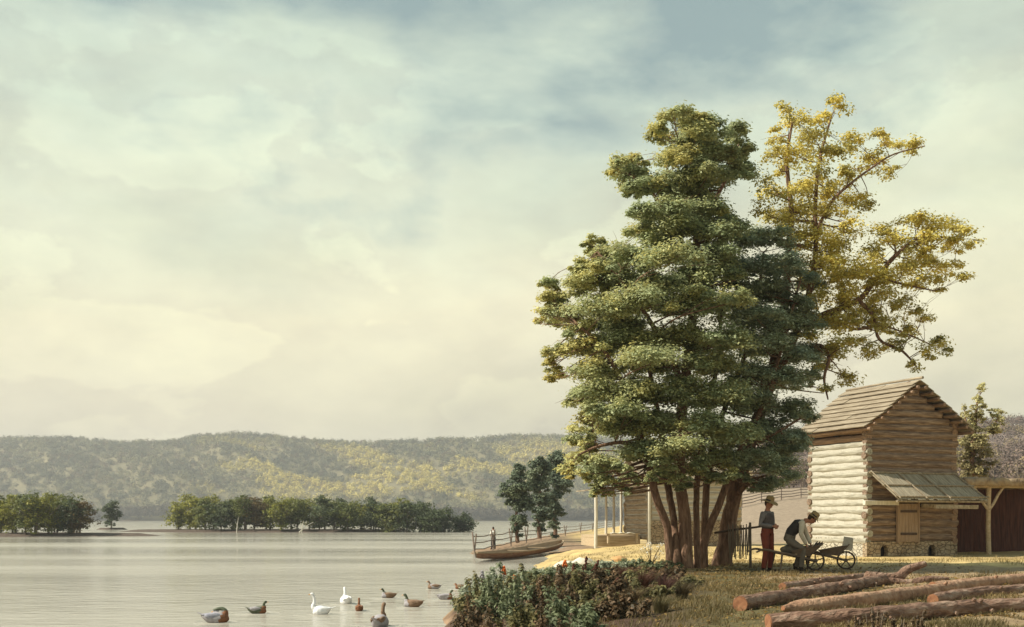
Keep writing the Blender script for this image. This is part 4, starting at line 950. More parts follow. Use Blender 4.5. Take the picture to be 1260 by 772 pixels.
def person(loc, rz, label, J, shirt, trous, hat='straw', vest=None, brim=.17, hatt=0.0, nofeet=False, hairc=True):
    root = empty('person', loc, rz); tag(root, label, 'person')
    V = {k: Vector(v) for k, v in J.items()}
    hd, nk, ch, wa, pe = V['head'], V['neck'], V['chest'], V['waist'], V['pelvis']
    face = V.get('face', Vector((0, -1, 0))).normalized(); upv = V.get('up', Vector((0, 0, 1))); sd = face.cross(upv).normalized(); upv = sd.cross(face)
    HM = Matrix((sd, -face, upv)).transposed()
    mb = MB()
    mb.ball(hd, (.075, .092, .112), 18, 14, M=HM); mb.ball(hd + face * .035 - upv * .055, (.052, .05, .055), 12, 10, M=HM)
    mb.tube([hd + face * .085 + upv * .02, hd + face * .112 - upv * .018], [.010, .017], 8); mb.tube([hd + face * .09 - upv * .05 - sd * .02, hd + face * .09 - upv * .05 + sd * .02], .011, 6)
    for s_ in (-1, 1): mb.ball(hd + sd * s_ * .076 - upv * .005, (.012, .022, .03), 8, 6, M=HM)
    mb.tube([nk - (hd - nk) * .25, nk, hd - upv * .05], [.065, .055, .052], 12)
    mb.tube([pe, wa, ch, nk], [.12, .12, .135, .06], 14, flat=.72)
    for s_ in ('l', 'r'):
        sh, el, wr = V['sh' + s_], V['el' + s_], V['wr' + s_]; hp, kn, an, to = V['hp' + s_], V['kn' + s_], V['an' + s_], V['to' + s_]
        mb.tube([ch.lerp(sh, .3), sh, sh.lerp(el, .5), el, el.lerp(wr, .35), wr], [.06, .055, .047, .036, .036, .025], 10)
        hf = V.get('hf' + s_, (wr - el)).normalized(); hand(mb, wr, hf, V.get('ht' + s_, Vector((0, 0, 1))), curl=.55)
        mb.tube([pe.lerp(hp, .5), hp, hp.lerp(kn, .5), kn, kn.lerp(an, .35), an], [.08, .09, .075, .055, .055, .036], 10)
    fuse('body', mb, M['skin'], root, voxel=.0085, smooth=2)
    # shirt
    mb = MB(); mb.tube([pe + (wa - pe) * .2, wa, ch, ch.lerp(nk, .75)], [.15, .145, .17, .085], 16, flat=.76)
    for s_ in ('l', 'r'):
        sh, el, wr = V['sh' + s_], V['el' + s_], V['wr' + s_]
        mb.tube([ch.lerp(sh, .35), sh, sh.lerp(el, .5), el, el.lerp(wr, .5), el.lerp(wr, .93)], [.075, .068, .060, .052, .050, .040], 12, wob=.06)
    fuse('shirt', mb, M[shirt], root, voxel=.011, smooth=3)
    mb = MB(); mb.tube([wa + (pe - wa) * .15, pe, pe + (pe - wa) * .25], [.152, .165, .13], 16, flat=.8)
    for s_ in ('l', 'r'):
        hp, kn, an = V['hp' + s_], V['kn' + s_], V['an' + s_]
        mb.tube([pe.lerp(hp, .5), hp, hp.lerp(kn, .5), kn, kn.lerp(an, .5), kn.lerp(an, .96)], [.095, .104, .088, .070, .066, .060], 12, wob=.06)
    fuse('trousers', mb, M[trous], root, voxel=.011, smooth=3)
    if vest:
        mb = MB(); mb.tube([pe.lerp(wa, .6), wa, ch, ch.lerp(nk, .45)], [.160, .158, .184, .12], 16, flat=.80); fuse('vest', mb, M[vest], root, voxel=.012, smooth=3)
    for s_ in ('l', 'r'):
        an, to = V['an' + s_], V['to' + s_]; mb = MB(); mb.tube([an + Vector((0, 0, .10)), an, an + Vector((0, 0, -.05))], [.055, .052, .05], 10); mb.tube([an + Vector((0, 0, -.045)), an.lerp(to, .5) + Vector((0, 0, -.035)), to], [.042, .044, .034], 10); fuse('boot', mb, M['boot'], root, voxel=.009, smooth=3)
    mb = MB(); mb.ball(hd + upv * .018 - face * .020, (.085, .092, .105), 14, 10, M=HM)
    hr = fuse('hair', mb, M['hair'], root, voxel=.012, smooth=1)
    for s_ in (-1, 1):
        mb = MB(); mb.ball(hd + face * .083 + sd * s_ * .030 + upv * .008, .010, 8, 6); mb.build('eye', M['eye'], root)
    if hat:
        mb = MB(); hc = hd + upv * .055; n = 28; vs = []
        prof = [(.0, .135), (.05, .135), (.082, .115), (.090, .06), (.095, .018), (brim * .8, .0), (brim, -.012), (brim, -.022), (brim * .8, -.012), (.092, .0)]
        for (r_, z) in prof:
            for k in range(n):
                t = 2 * math.pi * k / n; wv = .022 * math.cos(2 * t) * (r_ / brim) ** 2 if r_ > .1 else 0; vs.append(hc + HM @ Vector((r_ * math.cos(t) + 0, r_ * math.sin(t) * 1.08, z + wv)))
        fs = [(i * n + k, i * n + (k + 1) % n, (i + 1) * n + (k + 1) % n, (i + 1) * n + k) for i in range(len(prof) - 1) for k in range(n)]
        mb._add(vs, fs); ho = mb.build('hat', M[hat], root, ang=50)
        mb = MB(); mb.ring(hc + upv * .028, .094, .012, 'z', 24, 6); 
        mb2 = MB(); 
        for k in range(25):
            t = 2 * math.pi * k / 24; 
            mb2.v.append(tuple(hc + HM @ Vector((.097 * math.cos(t), .097 * math.sin(t), .02)))); mb2.v.append(tuple(hc + HM @ Vector((.095 * math.cos(t), .095 * math.sin(t), .05))))
        mb2.f = [(2 * k, 2 * k + 2, 2 * k + 3, 2 * k + 1) for k in range(24)]; mb2.mi = [0] * 24; mb2.build('hat_band', M['dark'], ho)
    return root
zg = hz(5.85, 25.1)
stand = dict(head=(0, -.035, 1.575), neck=(0, 0, 1.45), chest=(0, .01, 1.30), waist=(0, .0, 1.06), pelvis=(0, .01, .92), face=(.12, -1, -.30),
    shl=(-.165, .01, 1.345), shr=(.165, .01, 1.345), ell=(-.25, .03, 1.10), elr=(.25, .03, 1.10), wrl=(-.07, -.20, 1.06), wrr=(.08, -.20, 1.03), hfl=(.9, -.3, -.05), hfr=(-.9, -.3, 0), htl=(0, 0, 1), htr=(0, 0, 1),
    hpl=(-.09, .01, .88), hpr=(.09, .01, .88), knl=(-.115, -.03, .49), knr=(.115, -.01, .49), anl=(-.13, .02, .09), anr=(.14, .04, .09), tol=(-.16, -.16, .035), tor=(.19, -.13, .035))
person((5.85, 25.1, zg), R(42), 'standing man in russet trousers, grey-blue shirt and straw hat', stand, 'bluesh', 'redtrouser', vest='vestc', brim=.19)
xb, yb = (972 - CX) / F * 25.0, 25.0; zb = hz(xb, yb)
bend = dict(pelvis=(0, .02, .72), waist=(0, -.03, .90), chest=(0, -.20, 1.07), neck=(0, -.36, 1.16), head=(0, -.485, 1.20), face=(0, -1, -.8), up=(0, -.6, 1),
    shl=(-.175, -.27, 1.11), shr=(.175, -.27, 1.11), ell=(-.21, -.24, .85), elr=(.20, -.36, .86), wrl=(-.14, -.36, .62), wrr=(.13, -.46, .62), hfl=(.1, -.35, -1), hfr=(-.1, -.35, -1), htl=(1, -.3, 0), htr=(-1, -.3, 0),
    hpl=(-.10, 0, .69), hpr=(.10, 0, .69), knl=(-.15, -.30, .50), knr=(.13, -.26, .50), anl=(-.13, -.24, .09), anr=(.12, -.12, .09), tol=(-.15, -.40, .035), tor=(.14, -.28, .035))
person((xb, yb, zb), R(76), 'man in a cream shirt and straw hat bending forward on the wheelbarrow', bend, 'creamsh', 'greytr', vest='dark', brim=.15)
xf, yf = (607 - CX) / F * 82.5, 82.5
st2 = dict(stand); st2['wrl'] = (-.12, -.28, 1.0); st2['wrr'] = (.12, -.28, 1.0)
person((xf, yf, max(hz(xf, yf), .0)), R(200), 'far small person in a white shirt standing at the end of the river fence', st2, 'cloth', 'dark', hat=None)

# ------------------------------------------------------------------ wheelbarrows
def barrow(loc, rz, s, label, tilt, wr_=.23, load=False):
    root = empty('wheelbarrow', loc, rz, s); tag(root, label, 'wheelbarrow', None)
    # +X forward to the wheel, wheel centre at x=0
    for sy_ in (-1, 1):
        mb = MB(); o, r = smooth_path([(-.02, sy_ * .10, wr_), (-.55, sy_ * .20, .36), (-1.0, sy_ * .27, .44), (-1.30, sy_ * .30, .50), (-1.48, sy_ * .31, .44)], [.026, .03, .03, .024, .02], 5); mb.tube(o, r, 8); mb.build('shaft', M['barrow'], root)
        mb = MB(); mb.tube([(-.86, sy_ * .25, .42), (-.93, sy_ * .29, 0)], [.026, .02], 8); mb.build('leg', M['barrow'], root)
    mb = MB(); mb.ring((0, 0, wr_), wr_ - .022, .022, 'y', 32, 8, ry=.028); wh = mb.build('wheel', M['iron'], root)
    mb = MB()
    for k in range(5):
        t = 2 * math.pi * k / 5 + .3; mb.tube([(0, 0, wr_), (math.cos(t) * (wr_ - .03), 0, wr_ + math.sin(t) * (wr_ - .03))], [.018, .013], 7)
    mb.build('spokes', M['barrow'], wh); mb = MB(); mb.tube([(0, -.11, wr_), (0, .11, wr_)], .022, 8); mb.tube([(0, -.05, wr_), (0, .05, wr_)], .045, 10); mb.build('hub', M['barrow'], wh)
    # tray: floor, flared sides and sloping headboard
    mb = MB()
    fl = [(-.18, .16, .36), (-.18, -.16, .36), (-.62, -.22, .40), (-.62, .22, .40)]
    hb_ = [(.04 + tilt, .22, .64), (.04 + tilt, -.22, .64)]
    slab(mb, fl[3], fl[2], fl[1], fl[0], .02); slab(mb, fl[0], fl[1], hb_[1], hb_[0], .022)
    for sy_ in (-1, 1):
        vs = [(-.20, sy_ * .165, .365), (-.60, sy_ * .215, .402), (-.66, sy_ * .27, .47), (.0 + tilt, sy_ * .235, .60)]; slab(mb, *(vs if sy_ > 0 else vs[::-1]), .018)
    mb.build('tray', M['barrow'], root, smooth=False)
    mb = MB()
    for sy_ in (-.13, 0, .13): mb.tube([(-.17, sy_, .34), (.06 + tilt, sy_ * 1.2, .67)], .014, 6)
    mb.build('headboard_ribs', M['iron'], root)
    return root
x1, y1 = (1003 - CX) / F * 25.0, 25.0
barrow((x1, y1, hz(x1, y1)), R(6), 1.0, 'near wooden wheelbarrow carrying the bending man, its shafts pointing left', .06)
x2, y2 = (1041 - CX) / F * 25.3, 25.3
b2_ = barrow((x2, y2, hz(x2, y2)), R(-14), .93, 'right-hand wheelbarrow with a tall pale headboard and white wheel guard', .02, wr_=.23)
mb = MB(); n = 10
for i in range(n):
    t0, t1 = R(70 - 100 * i / n), R(70 - 100 * (i + 1) / n)
    for (ta, tb) in ((t0, t1),):
        pr_ = lambda t, r_: (math.cos(t) * r_, .23 + math.sin(t) * r_)
        a, b_, c, d = pr_(ta, .255), pr_(tb, .255), pr_(tb, .27), pr_(ta, .27)
        vs = [(q[0], -.07, q[1]) for q in (a, b_, c, d)] + [(q[0], .07, q[1]) for q in (a, b_, c, d)]; mb._add(vs, [(0, 1, 2, 3), (7, 6, 5, 4), (0, 4, 5, 1), (1, 5, 6, 2), (2, 6, 7, 3), (3, 7, 4, 0)])
mb.build('wheel_guard', M['canvas'], b2_)
mb = MB(); mb.box(-.16, .06, -.17, .17, .48, .80, M=Matrix.Rotation(R(8), 4, 'Y'), j=.02); sk = mb.build('board_box', M['canvas'], b2_, smooth=False)
# grain sack heaped on the near barrow
mb = MB(); mb.ball((0, 0, 0), (.24, .17, .12), 16, 10); mb.ball((.14, .02, .02), (.13, .14, .10), 14, 9); mb.ball((-.2, 0, -.01), (.10, .10, .07), 12, 8)
sk = fuse('sack', mb, M['greytr'], None, voxel=.015, smooth=3); sk.location = (x1 - .50, y1 + .02, hz(x1, y1) + .50); tag(sk, 'dull grey sack slumped in the tray of the near wheelbarrow', 'sack')

# paling rail between trunk and man
pf = empty('paling_fence', P(880, 690, 27.0)); pf.location.z = hz(pf.location.x, 27.0); tag(pf, 'short row of upright sticks on a rail between the leaning trunk and standing man', 'fence')
O = pf.location
random.seed(9); mb = MB(); mb.tube([P(879, 656, 26.9) - O, P(905, 652, 26.9) - O, P(930, 649, 26.9) - O, P(950, 646, 26.9) - O], [.03, .028, .025, .02], 8); mb.build('rail', M['iron'], pf)
for k in range(13):
    px = 897 + k * 2.0; t0 = random.uniform(644, 650); b0 = random.uniform(677, 689); mb = MB()
    mb.tube([P(px + random.uniform(-1, 1), t0, 26.83) - O, P(px, (t0 + b0) / 2, 26.80) - O, P(px + random.uniform(-1.4, 1.4), b0, 26.83) - O], [.012, .016, .013], 6); mb.build('stick', M['bark_grey'], pf)
mb = MB(); mb.tube([P(923, 643, 26.9) - O, P(923.5, 692, 26.9) - O - Vector((0, 0, .2))], [.03, .035], 8); mb.build('post', M['bark_grey'], pf)

# ------------------------------------------------------------------ water birds
def bird(px, py, s, rz, label, cat, body, head, chest, neck_h=.16, plump=1.0, neck_pose='up', bill='bill', belly=None, wing=None):
    """s = length in m; faces +X before turning"""
    D = F * CZ / (py - HY); x = (px - CX) / F * D
    root = empty('goose' if cat == 'goose' else 'duck', (x, D, 0), rz, s / .5); tag(root, label, cat, 'water birds on the near river')
    mb = MB()
    prof = [(-.27, .155, .018), (-.22, .12, .055), (-.12, .085, .105), (0, .075, .13), (.10, .075, .125), (.18, .08, .09), (.225, .09, .045)]
    o, r = smooth_path([(a * (.8 if cat == 'goose' else 1), 0, b_) for a, b_, _ in prof], [c * (1.18 if cat == 'goose' else 1) for *_, c in prof], 3); mb.tube(o, r, 16, flat=.92)
    if neck_pose == 'up':
        hx, hzz = .20, .14 + neck_h + .04; npts = [(.12, 0, .12), (.185, 0, .18), (.155, 0, .12 + neck_h * .55), (.165, 0, .13 + neck_h * .9), (hx, 0, hzz)]; nr_ = [.08, .055, .038, .033, .036]; fdir = Vector((1, 0, -.12))
    elif neck_pose == 'back':   # preening: head laid on the back
        hx, hzz = -.02, .225; npts = [(.16, 0, .12), (.17, 0, .20), (.09, .02, .25), (hx, .03, hzz)]; nr_ = [.065, .045, .038, .036]; fdir = Vector((-.8, .1, -.5))
    else:                       # sunk low
        hx, hzz = .21, .21; npts = [(.15, 0, .11), (.19, 0, .16), (hx, 0, hzz)]; nr_ = [.07, .05, .036]; fdir = Vector((1, 0, -.15))
    o, r = smooth_path(npts, nr_, 4); mb.tube(o, r, 12); hc = Vector(npts[-1]); mb.ball(hc + fdir * .01, (.046, .034, .036), 12, 10)
    split = .095
    def asg(c):
        if c.z > npts[1][2] + .02 and (c.x > .1 or neck_pose == 'back' and c.z > .19): return 1
        if c.x > split + .018 * math.sin(c.z * 70 + c.y * 40) + (c.z - .1) * .35 and c.z < npts[1][2] + .03: return 2
        return 0
    fuse('body', mb, [M[body], M[head], M[chest]], root, voxel=.010, smooth=3, assign=asg)
    mb = MB(); h0 = hc + fdir.normalized() * .036; mb.tube([h0, h0 + fdir.normalized() * .03, h0 + fdir.normalized() * .06], [.016, .015, .011], 8, flat=.55); mb.build('bill', M[bill], root)
    for s_ in (-1, 1):
        mb = MB(); mb.ball((-.045, s_ * .085, .125), (.155, .042, .062), 14, 10); mb.ball((-.17, s_ * .05, .145), (.09, .02, .025), 10, 8); fuse('wing', mb, M[wing or body], root, voxel=.012, smooth=2)
        mb = MB(); mb.ball(hc + Vector((.014, s_ * .031, .012)), .006, 6, 5); mb.build('eye', M['eye'], root)
    mb = MB(); mb._add([(-.24, -.05, .15), (-.24, .05, .15), (-.34, .025, .185), (-.34, -.025, .185), (-.24, -.05, .135), (-.24, .05, .135), (-.34, .025, .178), (-.34, -.025, .178)], [(0, 1, 2, 3), (7, 6, 5, 4), (0, 4, 5, 1), (1, 5, 6, 2), (2, 6, 7, 3), (3, 7, 4, 0)]); mb.build('tail', M[chest if belly else body], root)
    return root
bird(266, 766, .62, R(4), 'preening duck with chestnut breast and head laid back, leftmost on the water', 'duck', 'greyf', 'greenf', 'chest', neck_pose='back', wing='bluef')
bird(317, 755, .46, R(8), 'green-headed duck facing right, second bird from the left', 'duck', 'greenf', 'greenf', 'chest', neck_h=.13, wing='greyf')
bird(395, 756, .52, R(188), 'white goose with tall pink neck and orange bill facing left', 'goose', 'white', 'white', 'white', neck_h=.30)
bird(426, 743, .55, R(110), 'white goose seen from behind, neck raised', 'goose', 'white', 'white', 'white', neck_h=.20)
bird(442, 752, .40, R(100), 'small chestnut bird with upright neck between the white geese and the big brown one', 'duck', 'chest', 'chest', 'chest', neck_h=.2)
bird(467, 771, .62, R(75), 'large grey-brown goose seen from behind, nearest the camera', 'goose', 'greyf', 'brownf', 'chest', neck_h=.20, wing='brownf')
bird(478, 736, .44, R(190), 'dark-headed duck with reddish tail facing left, right behind the white geese', 'duck', 'brownf', 'greenf', 'greyf', neck_h=.12, wing='brownf')
bird(508, 747, .52, R(172), 'brown duck facing left, halfway between the geese and the bank', 'duck', 'brownf', 'greenf', 'greyf', neck_h=.13, wing='brownf')
bird(534, 725, .45, R(178), 'grey-brown duck facing left, farthest out near the bank', 'duck', 'greyf', 'brownf', 'brownf', neck_h=.1, wing='brownf')
bird(548, 738, .46, R(5), 'grey duck facing right towards the bushes', 'duck', 'greyf', 'greenf', 'chest', neck_h=.1)
bird(567, 725, .40, R(175), 'small orange duckling at the edge of the bushes', 'duck', 'chest', 'chest', 'chest', neck_h=.06, neck_pose='low')

rp = MB(); rr0 = random.Random(4)
for o_ in [o for o in COL.objects if o.get('category') in ('duck', 'goose')]:
    for k, R0 in enumerate((.26, .40, .58)):
        if rr0.random() < .2 and k: continue
        rp.ring((o_.location.x, o_.location.y, .0), R0 * o_.scale[0] * rr0.uniform(.95, 1.1), .030, 'z', 44, 8, ry=.010 - .002 * k)
ro_ = rp.build('ripples', wm); tag(ro_, 'faint ripple rings spreading round the swimming birds', 'ripples', kind='stuff')
# ------------------------------------------------------------------ bank plants
COLS = {'pale green': ((.25, .29, .19), (.50, .53, .40)), 'deep green': ((.12, .15, .08), (.28, .31, .17)), 'dark russet': ((.05, .045, .025), (.24, .15, .08)), 'olive': ((.10, .10, .045), (.28, .24, .10))}  # dark russet: autumn tone with the lower bank's deep shade painted in
def shrub(px, D, w_, h, kind, lab, seed, leaf=.07, n=900, group='shrubs on the river bank'):
    g = np.random.default_rng(seed); x = (px - CX) / F * D; r = empty('shrub', (x, D, hz(x, D))); tag(r, lab, 'shrub', group)
    C = []; Nn = []; mb = MB()
    ns_ = int(22 * w_ / .5)
    per = max(6, n // ns_)
    for k in range(ns_):
        a = g.uniform(0, 6.28); q = g.random() ** .6 * w_; hh = h * (g.uniform(.5, 1.1) + .5 * (g.random() < .14)) * (1 - .35 * (q / w_) ** 2)
        b0 = np.array([math.cos(a) * q * .5, math.sin(a) * q * .5, 0]); e = np.array([math.cos(a) * q, math.sin(a) * q, hh]); mb.tube([b0 - [0, 0, .1], (b0 + e) / 2 + [0, 0, .08], e], [.008, .006, .003], 5)
        t = g.random(per)[:, None] ** .6; p = b0 * (1 - t) + e * t; d = unit(per, g); C.append(p + d * leaf * 1.1 * g.random((per, 1))); m_ = d * .8 + [0, 0, .7]; Nn.append(m_ / np.linalg.norm(m_, axis=1, keepdims=True))
    C = np.concatenate(C); Nn = np.concatenate(Nn); t = g.random((len(C), 1)); c0, c1 = COLS[kind]; col = (np.array(c0) * (1 - t) + np.array(c1) * t) * g.uniform(.8, 1.2, (len(C), 1))
    link('foliage', leaf_mesh('foliage', C, Nn, leaf * g.uniform(.6, 1.3, len(C)), col, .5), M['leaf'], r); mb.build('stems', M['bark_grey'], r)
sp = [(580, 21, .42, .5, 'deep green', 'dark green shrub at the tip of the bank nearest the ducks'), (590, 22.5, .5, .75, 'pale green', 'leftmost pale green shrub on the bank'),
      (618, 23.5, .55, .85, 'pale green', 'pale green shrub around the tall orange flower spike'), (650, 24.5, .55, .80, 'pale green', 'tall pale green shrub below the boat'),
      (682, 25.5, .6, .72, 'pale green', 'pale green shrub left of the white rocks'), (716, 26, .6, .55, 'deep green', 'green shrub right in front of the white rocks'),
      (752, 26, .6, .45, 'pale green', 'low pale green shrub between the white rocks and the tree'), (788, 26, .6, .42, 'deep green', 'low green shrub left of the tree base'), (815, 25.6, .45, .32, 'deep green', 'smallest green shrub touching the tree base'),
      (586, 17.5, .42, .58, 'dark russet', 'dark shrub at the lower left of the bank over the water'), (612, 18.5, .5, .62, 'deep green', 'dark green shrub below the tall orange spike'), (655, 19.5, .55, .62, 'olive', 'olive shrub in the middle of the bank'),
      (700, 20, .55, .62, 'dark russet', 'dark russet shrub below the curved dark flower spike'), (742, 20.5, .5, .5, 'dark russet', 'dark russet shrub left of the grass tussocks'),
      (600, 14.5, .42, .48, 'dark russet', 'dark leafy shrub at the bottom edge, left end'), (645, 14.5, .42, .45, 'olive', 'olive leafy shrub at the bottom edge, second from its left end'),
      (690, 14.5, .42, .42, 'deep green', 'green leafy shrub at the bottom edge, third from its left end'), (735, 15, .42, .36, 'olive', 'olive leafy shrub at the bottom edge, right end'), (572, 15, .28, .42, 'olive', 'thin olive shrub hanging over the water at the bottom edge')]
SP_TOP = lambda px: float(np.interp(px, [530, 545, 560, 580, 600, 640, 670, 700, 740, 780, 820], [765, 742, 725, 712, 706, 703, 700, 699, 702, 699, 696]))
sp += [(590, 19.5, .5, .6, 'olive', 'olive shrub behind the lower left dark shrub'), (635, 17, .5, .55, 'deep green', 'bushy green shrub between two olive ones, low on the bank'), (672, 22.5, .55, .6, 'deep green', 'deep green shrub in front of the pale green row'),
       (722, 23, .55, .45, 'deep green', 'deep green shrub behind the curved dark spikes'), (675, 17, .5, .5, 'dark russet', 'russet shrub two plants in from the bottom edge'), (715, 17.5, .5, .45, 'olive', 'olive shrub beside the brown grass tussock'),
       (765, 23, .5, .35, 'dark russet', 'low russet shrub between green shrubs and violet grass'), (622, 13.2, .4, .4, 'dark russet', 'low dark shrub cut by the bottom edge, left of the olive one'), (668, 13.2, .4, .38, 'dark russet', 'low dark shrub cut by the bottom edge, right of the olive one'),
       (712, 13.4, .4, .34, 'deep green', 'low green shrub cut by the bottom edge'), (760, 17.5, .4, .3, 'dark russet', 'smallest russet shrub among the grass tussocks'), (800, 23, .5, .26, 'dark russet', 'low russet ground plant right below the tree roots'), (588, 13.4, .3, .42, 'dark russet', 'dark shrub in the bottom corner above the water')]
sp += [(785, 20.5, .45, .3, 'olive', 'low olive shrub tapering towards the trunk among the violet grass'), (822, 21, .45, .22, 'dark russet', 'lowest russet growth just below the main trunk'), (770, 14.6, .4, .3, 'dark russet', 'straggling russet shrub at the bottom edge, right of the olive one'),
       (800, 17, .4, .22, 'olive', 'sparse olive ground plant between the grass tussocks'), (845, 19, .4, .16, 'olive', 'thin olive ground plant right of the last grass tussock')]
for i, (px, D, w_, h, k, lab) in enumerate(sp):
    h = float(np.clip(P(px, SP_TOP(px) + (26 - D) * 1.0, D).z - hz((px - CX) / F * D, D), .16, h))
    shrub(px, D, w_, h, k, lab, 500 + i, leaf=(.085 if D > 20 else .072), n=int((2300 if D > 18 else 1500) * w_ / .5))
def tuft(px, D, h, n, lab, col, seed, spread=.22, lean=(0.3, 0)):
    g = np.random.default_rng(seed); x = (px - CX) / F * D; vs = []; qs = []; cs = []
    for k in range(n):
        a = g.uniform(0, 6.28); b0 = np.array([math.cos(a), math.sin(a), 0]) * g.random() * spread * .4; d = np.array([math.cos(a) * .6 + lean[0], math.sin(a) * .6 + lean[1], 0]) * g.uniform(.3, 1.2); hh = h * g.uniform(.5, 1.15)
        s_ = np.array([-math.sin(a), math.cos(a), 0]) * .005; i0 = len(vs)
        for t in (0, .4, .75, 1): p = b0 + d * hh * t * t + np.array([0, 0, hh * (t - .35 * t * t)]); ww = s_ * (1 - t * .9); vs += [p - ww, p + ww]
        qs += [(i0 + 2 * j, i0 + 2 * j + 1, i0 + 2 * j + 3, i0 + 2 * j + 2) for j in range(3)]; c = np.array(col) * g.uniform(.6, 1.4); cs += [c] * 8
    o = link('grass_tussock', np_mesh('grass_tussock', np.array(vs), np.array(qs), np.array(cs)), M['leaf']); o.location = (x, D, hz(x, D) - .02); tag(o, lab, 'grass tussock', 'long grass tussocks on the bank')
for i, (px, D, h, lab, col) in enumerate([(790, 19, .55, 'reddish grass tussock leaning right below the tree', (.12, .06, .04)), (815, 18, .5, 'reddish-violet grass tussock right of the russet shrubs', (.13, .065, .055)), (838, 17, .42, 'dark grass tussock at the right end of the row', (.10, .075, .04)),
        (775, 16, .42, 'brown grass tussock near the bottom edge', (.13, .09, .045)), (812, 15, .38, 'olive grass tussock lowest in the row', (.13, .11, .05)), (543, 20, .42, 'straw-coloured reeds arching over the water at the bank tip', (.26, .21, .11)), (765, 21, .45, 'russet grass tussock behind the others', (.13, .06, .04))]):
    tuft(px, D, h, 420, lab, col, 600 + i, lean=((.35, 0) if px > 600 else (-.7, 0)))
def spike(px, ptop, D, lab, m, h, seed, lean=0.0, leafc=(.06, .035, .02)):
    g = random.Random(seed); x = (px - CX) / F * D; z0 = hz(x, D); top = P(px, ptop, D); hh = top.z - z0; r = empty('flower_spike', (x, D, z0)); tag(r, lab, 'flower', 'flower spikes on the bank'); mb = MB(); bl = MB(); lv = MB()
    mb.tube([(-lean * .6, 0, 0), (-lean * .3, 0, hh * .5), (0, 0, hh)], [.010, .009, .004], 6)
    for k in range(26):
        t = 1 - (k / 26) * h; a = g.uniform(0, 6.28); q = .012 + .030 * (1 - t) / h * g.uniform(.6, 1.2); bl.ball((math.cos(a) * q - lean * (1 - t) * .6, math.sin(a) * q, hh * t), (g.uniform(.012, .022),) * 2 + (g.uniform(.012, .024),), 7, 5)
    for k in range(22):
        t = g.uniform(.15, 1 - h); a = g.uniform(0, 6.28); b0 = Vector((-lean * (1 - t) * .6, 0, hh * t)); d = Vector((math.cos(a), math.sin(a), .3)) * g.uniform(.08, .14); s_ = Vector((-math.sin(a), math.cos(a), 0)) * .022
        lv._add([b0, b0 + d * .5 + s_, b0 + d, b0 + d * .5 - s_], [(0, 1, 2, 3)])
    mb.build('stem', M['iron'], r); bl.build('bloom', M[m], r); lv.build('leaves', M['darkleaf'], r, smooth=False)
M['darkleaf'] = mat('dark_leaf', [(.05, .05, .025), (.12, .06, .035)], scale=9, bump=0, trans=.2)
M['darkbud'] = mat('dark_bud', [(.07, .03, .02), (.14, .05, .03)], scale=9, bump=0)
spike(593, 703, 21, 'pinkish small flower spike, leftmost on the bank', 'greyf', .18, 1)
spike(620, 697, 20, 'tall bright orange flower spike below the boat', 'flower', .22, 2)
spike(633, 708, 20.5, 'shorter orange flower spike just right of the tall one', 'flower', .18, 3)
spike(695, 690, 20, 'orange-red flower spike in front of the white rocks', 'flower', .20, 4)
spike(706, 694, 20.4, 'slim dark red spike between the orange-red spike and the curved ones', 'darkbud', .35, 7)
spike(722, 686, 20, 'dark curved seed spike leaning right in front of the yard', 'darkbud', .4, 5, lean=.25)
spike(736, 690, 20.5, 'dark seed spike, rightmost on the bank', 'darkbud', .4, 6, lean=.3)
spike(760, 712, 18.5, 'short dark red spike by the reddish grass tussocks', 'darkbud', .4, 8, lean=.2)
# white flowering sprig left of the tree
def sprig(px, D, lab, seed):
    g = random.Random(seed); x = (px - CX) / F * D; r = empty('flowering_plant', (x, D, hz(x, D))); tag(r, lab, 'plant'); mb = MB(); bl = MB()
    for k in range(16):
        a = g.uniform(0, 6.28); q = g.uniform(.05, .32); h = g.uniform(.25, .65); mb.tube([(0, 0, 0), (math.cos(a) * q * .5, math.sin(a) * q * .5, h * .6), (math.cos(a) * q, math.sin(a) * q, h)], [.006, .005, .003], 5)
        for _ in range(5): bl.ball((math.cos(a) * q + g.gauss(0, .03), math.sin(a) * q + g.gauss(0, .03), h + g.gauss(0, .025)), g.uniform(.010, .018), 6, 5)
    mb.build('stems', M['darkleaf'], r); bl.build('bloom', M['petal'], r)
sprig(801, 28, 'white-flowering weed on the yard just left of the tree', 3)
# weeds in front of the lowest log
for i, (px, D, w_, h, lab) in enumerate([(1075, 12.1, .16, .26, 'taller dark leafy weed before the lowest log, left of the pair'), (1100, 11.9, .15, .16, 'middle dark weed before the lowest log'), (1128, 12.0, .12, .17, 'right dark weed before the lowest log'), (1052, 12.0, .10, .10, 'smallest dark weed at the left, before the lowest log')]):
    shrub(px, D, w_, h, 'dark russet', lab, 700 + i, leaf=.028, n=420, group='weeds before the lowest log')

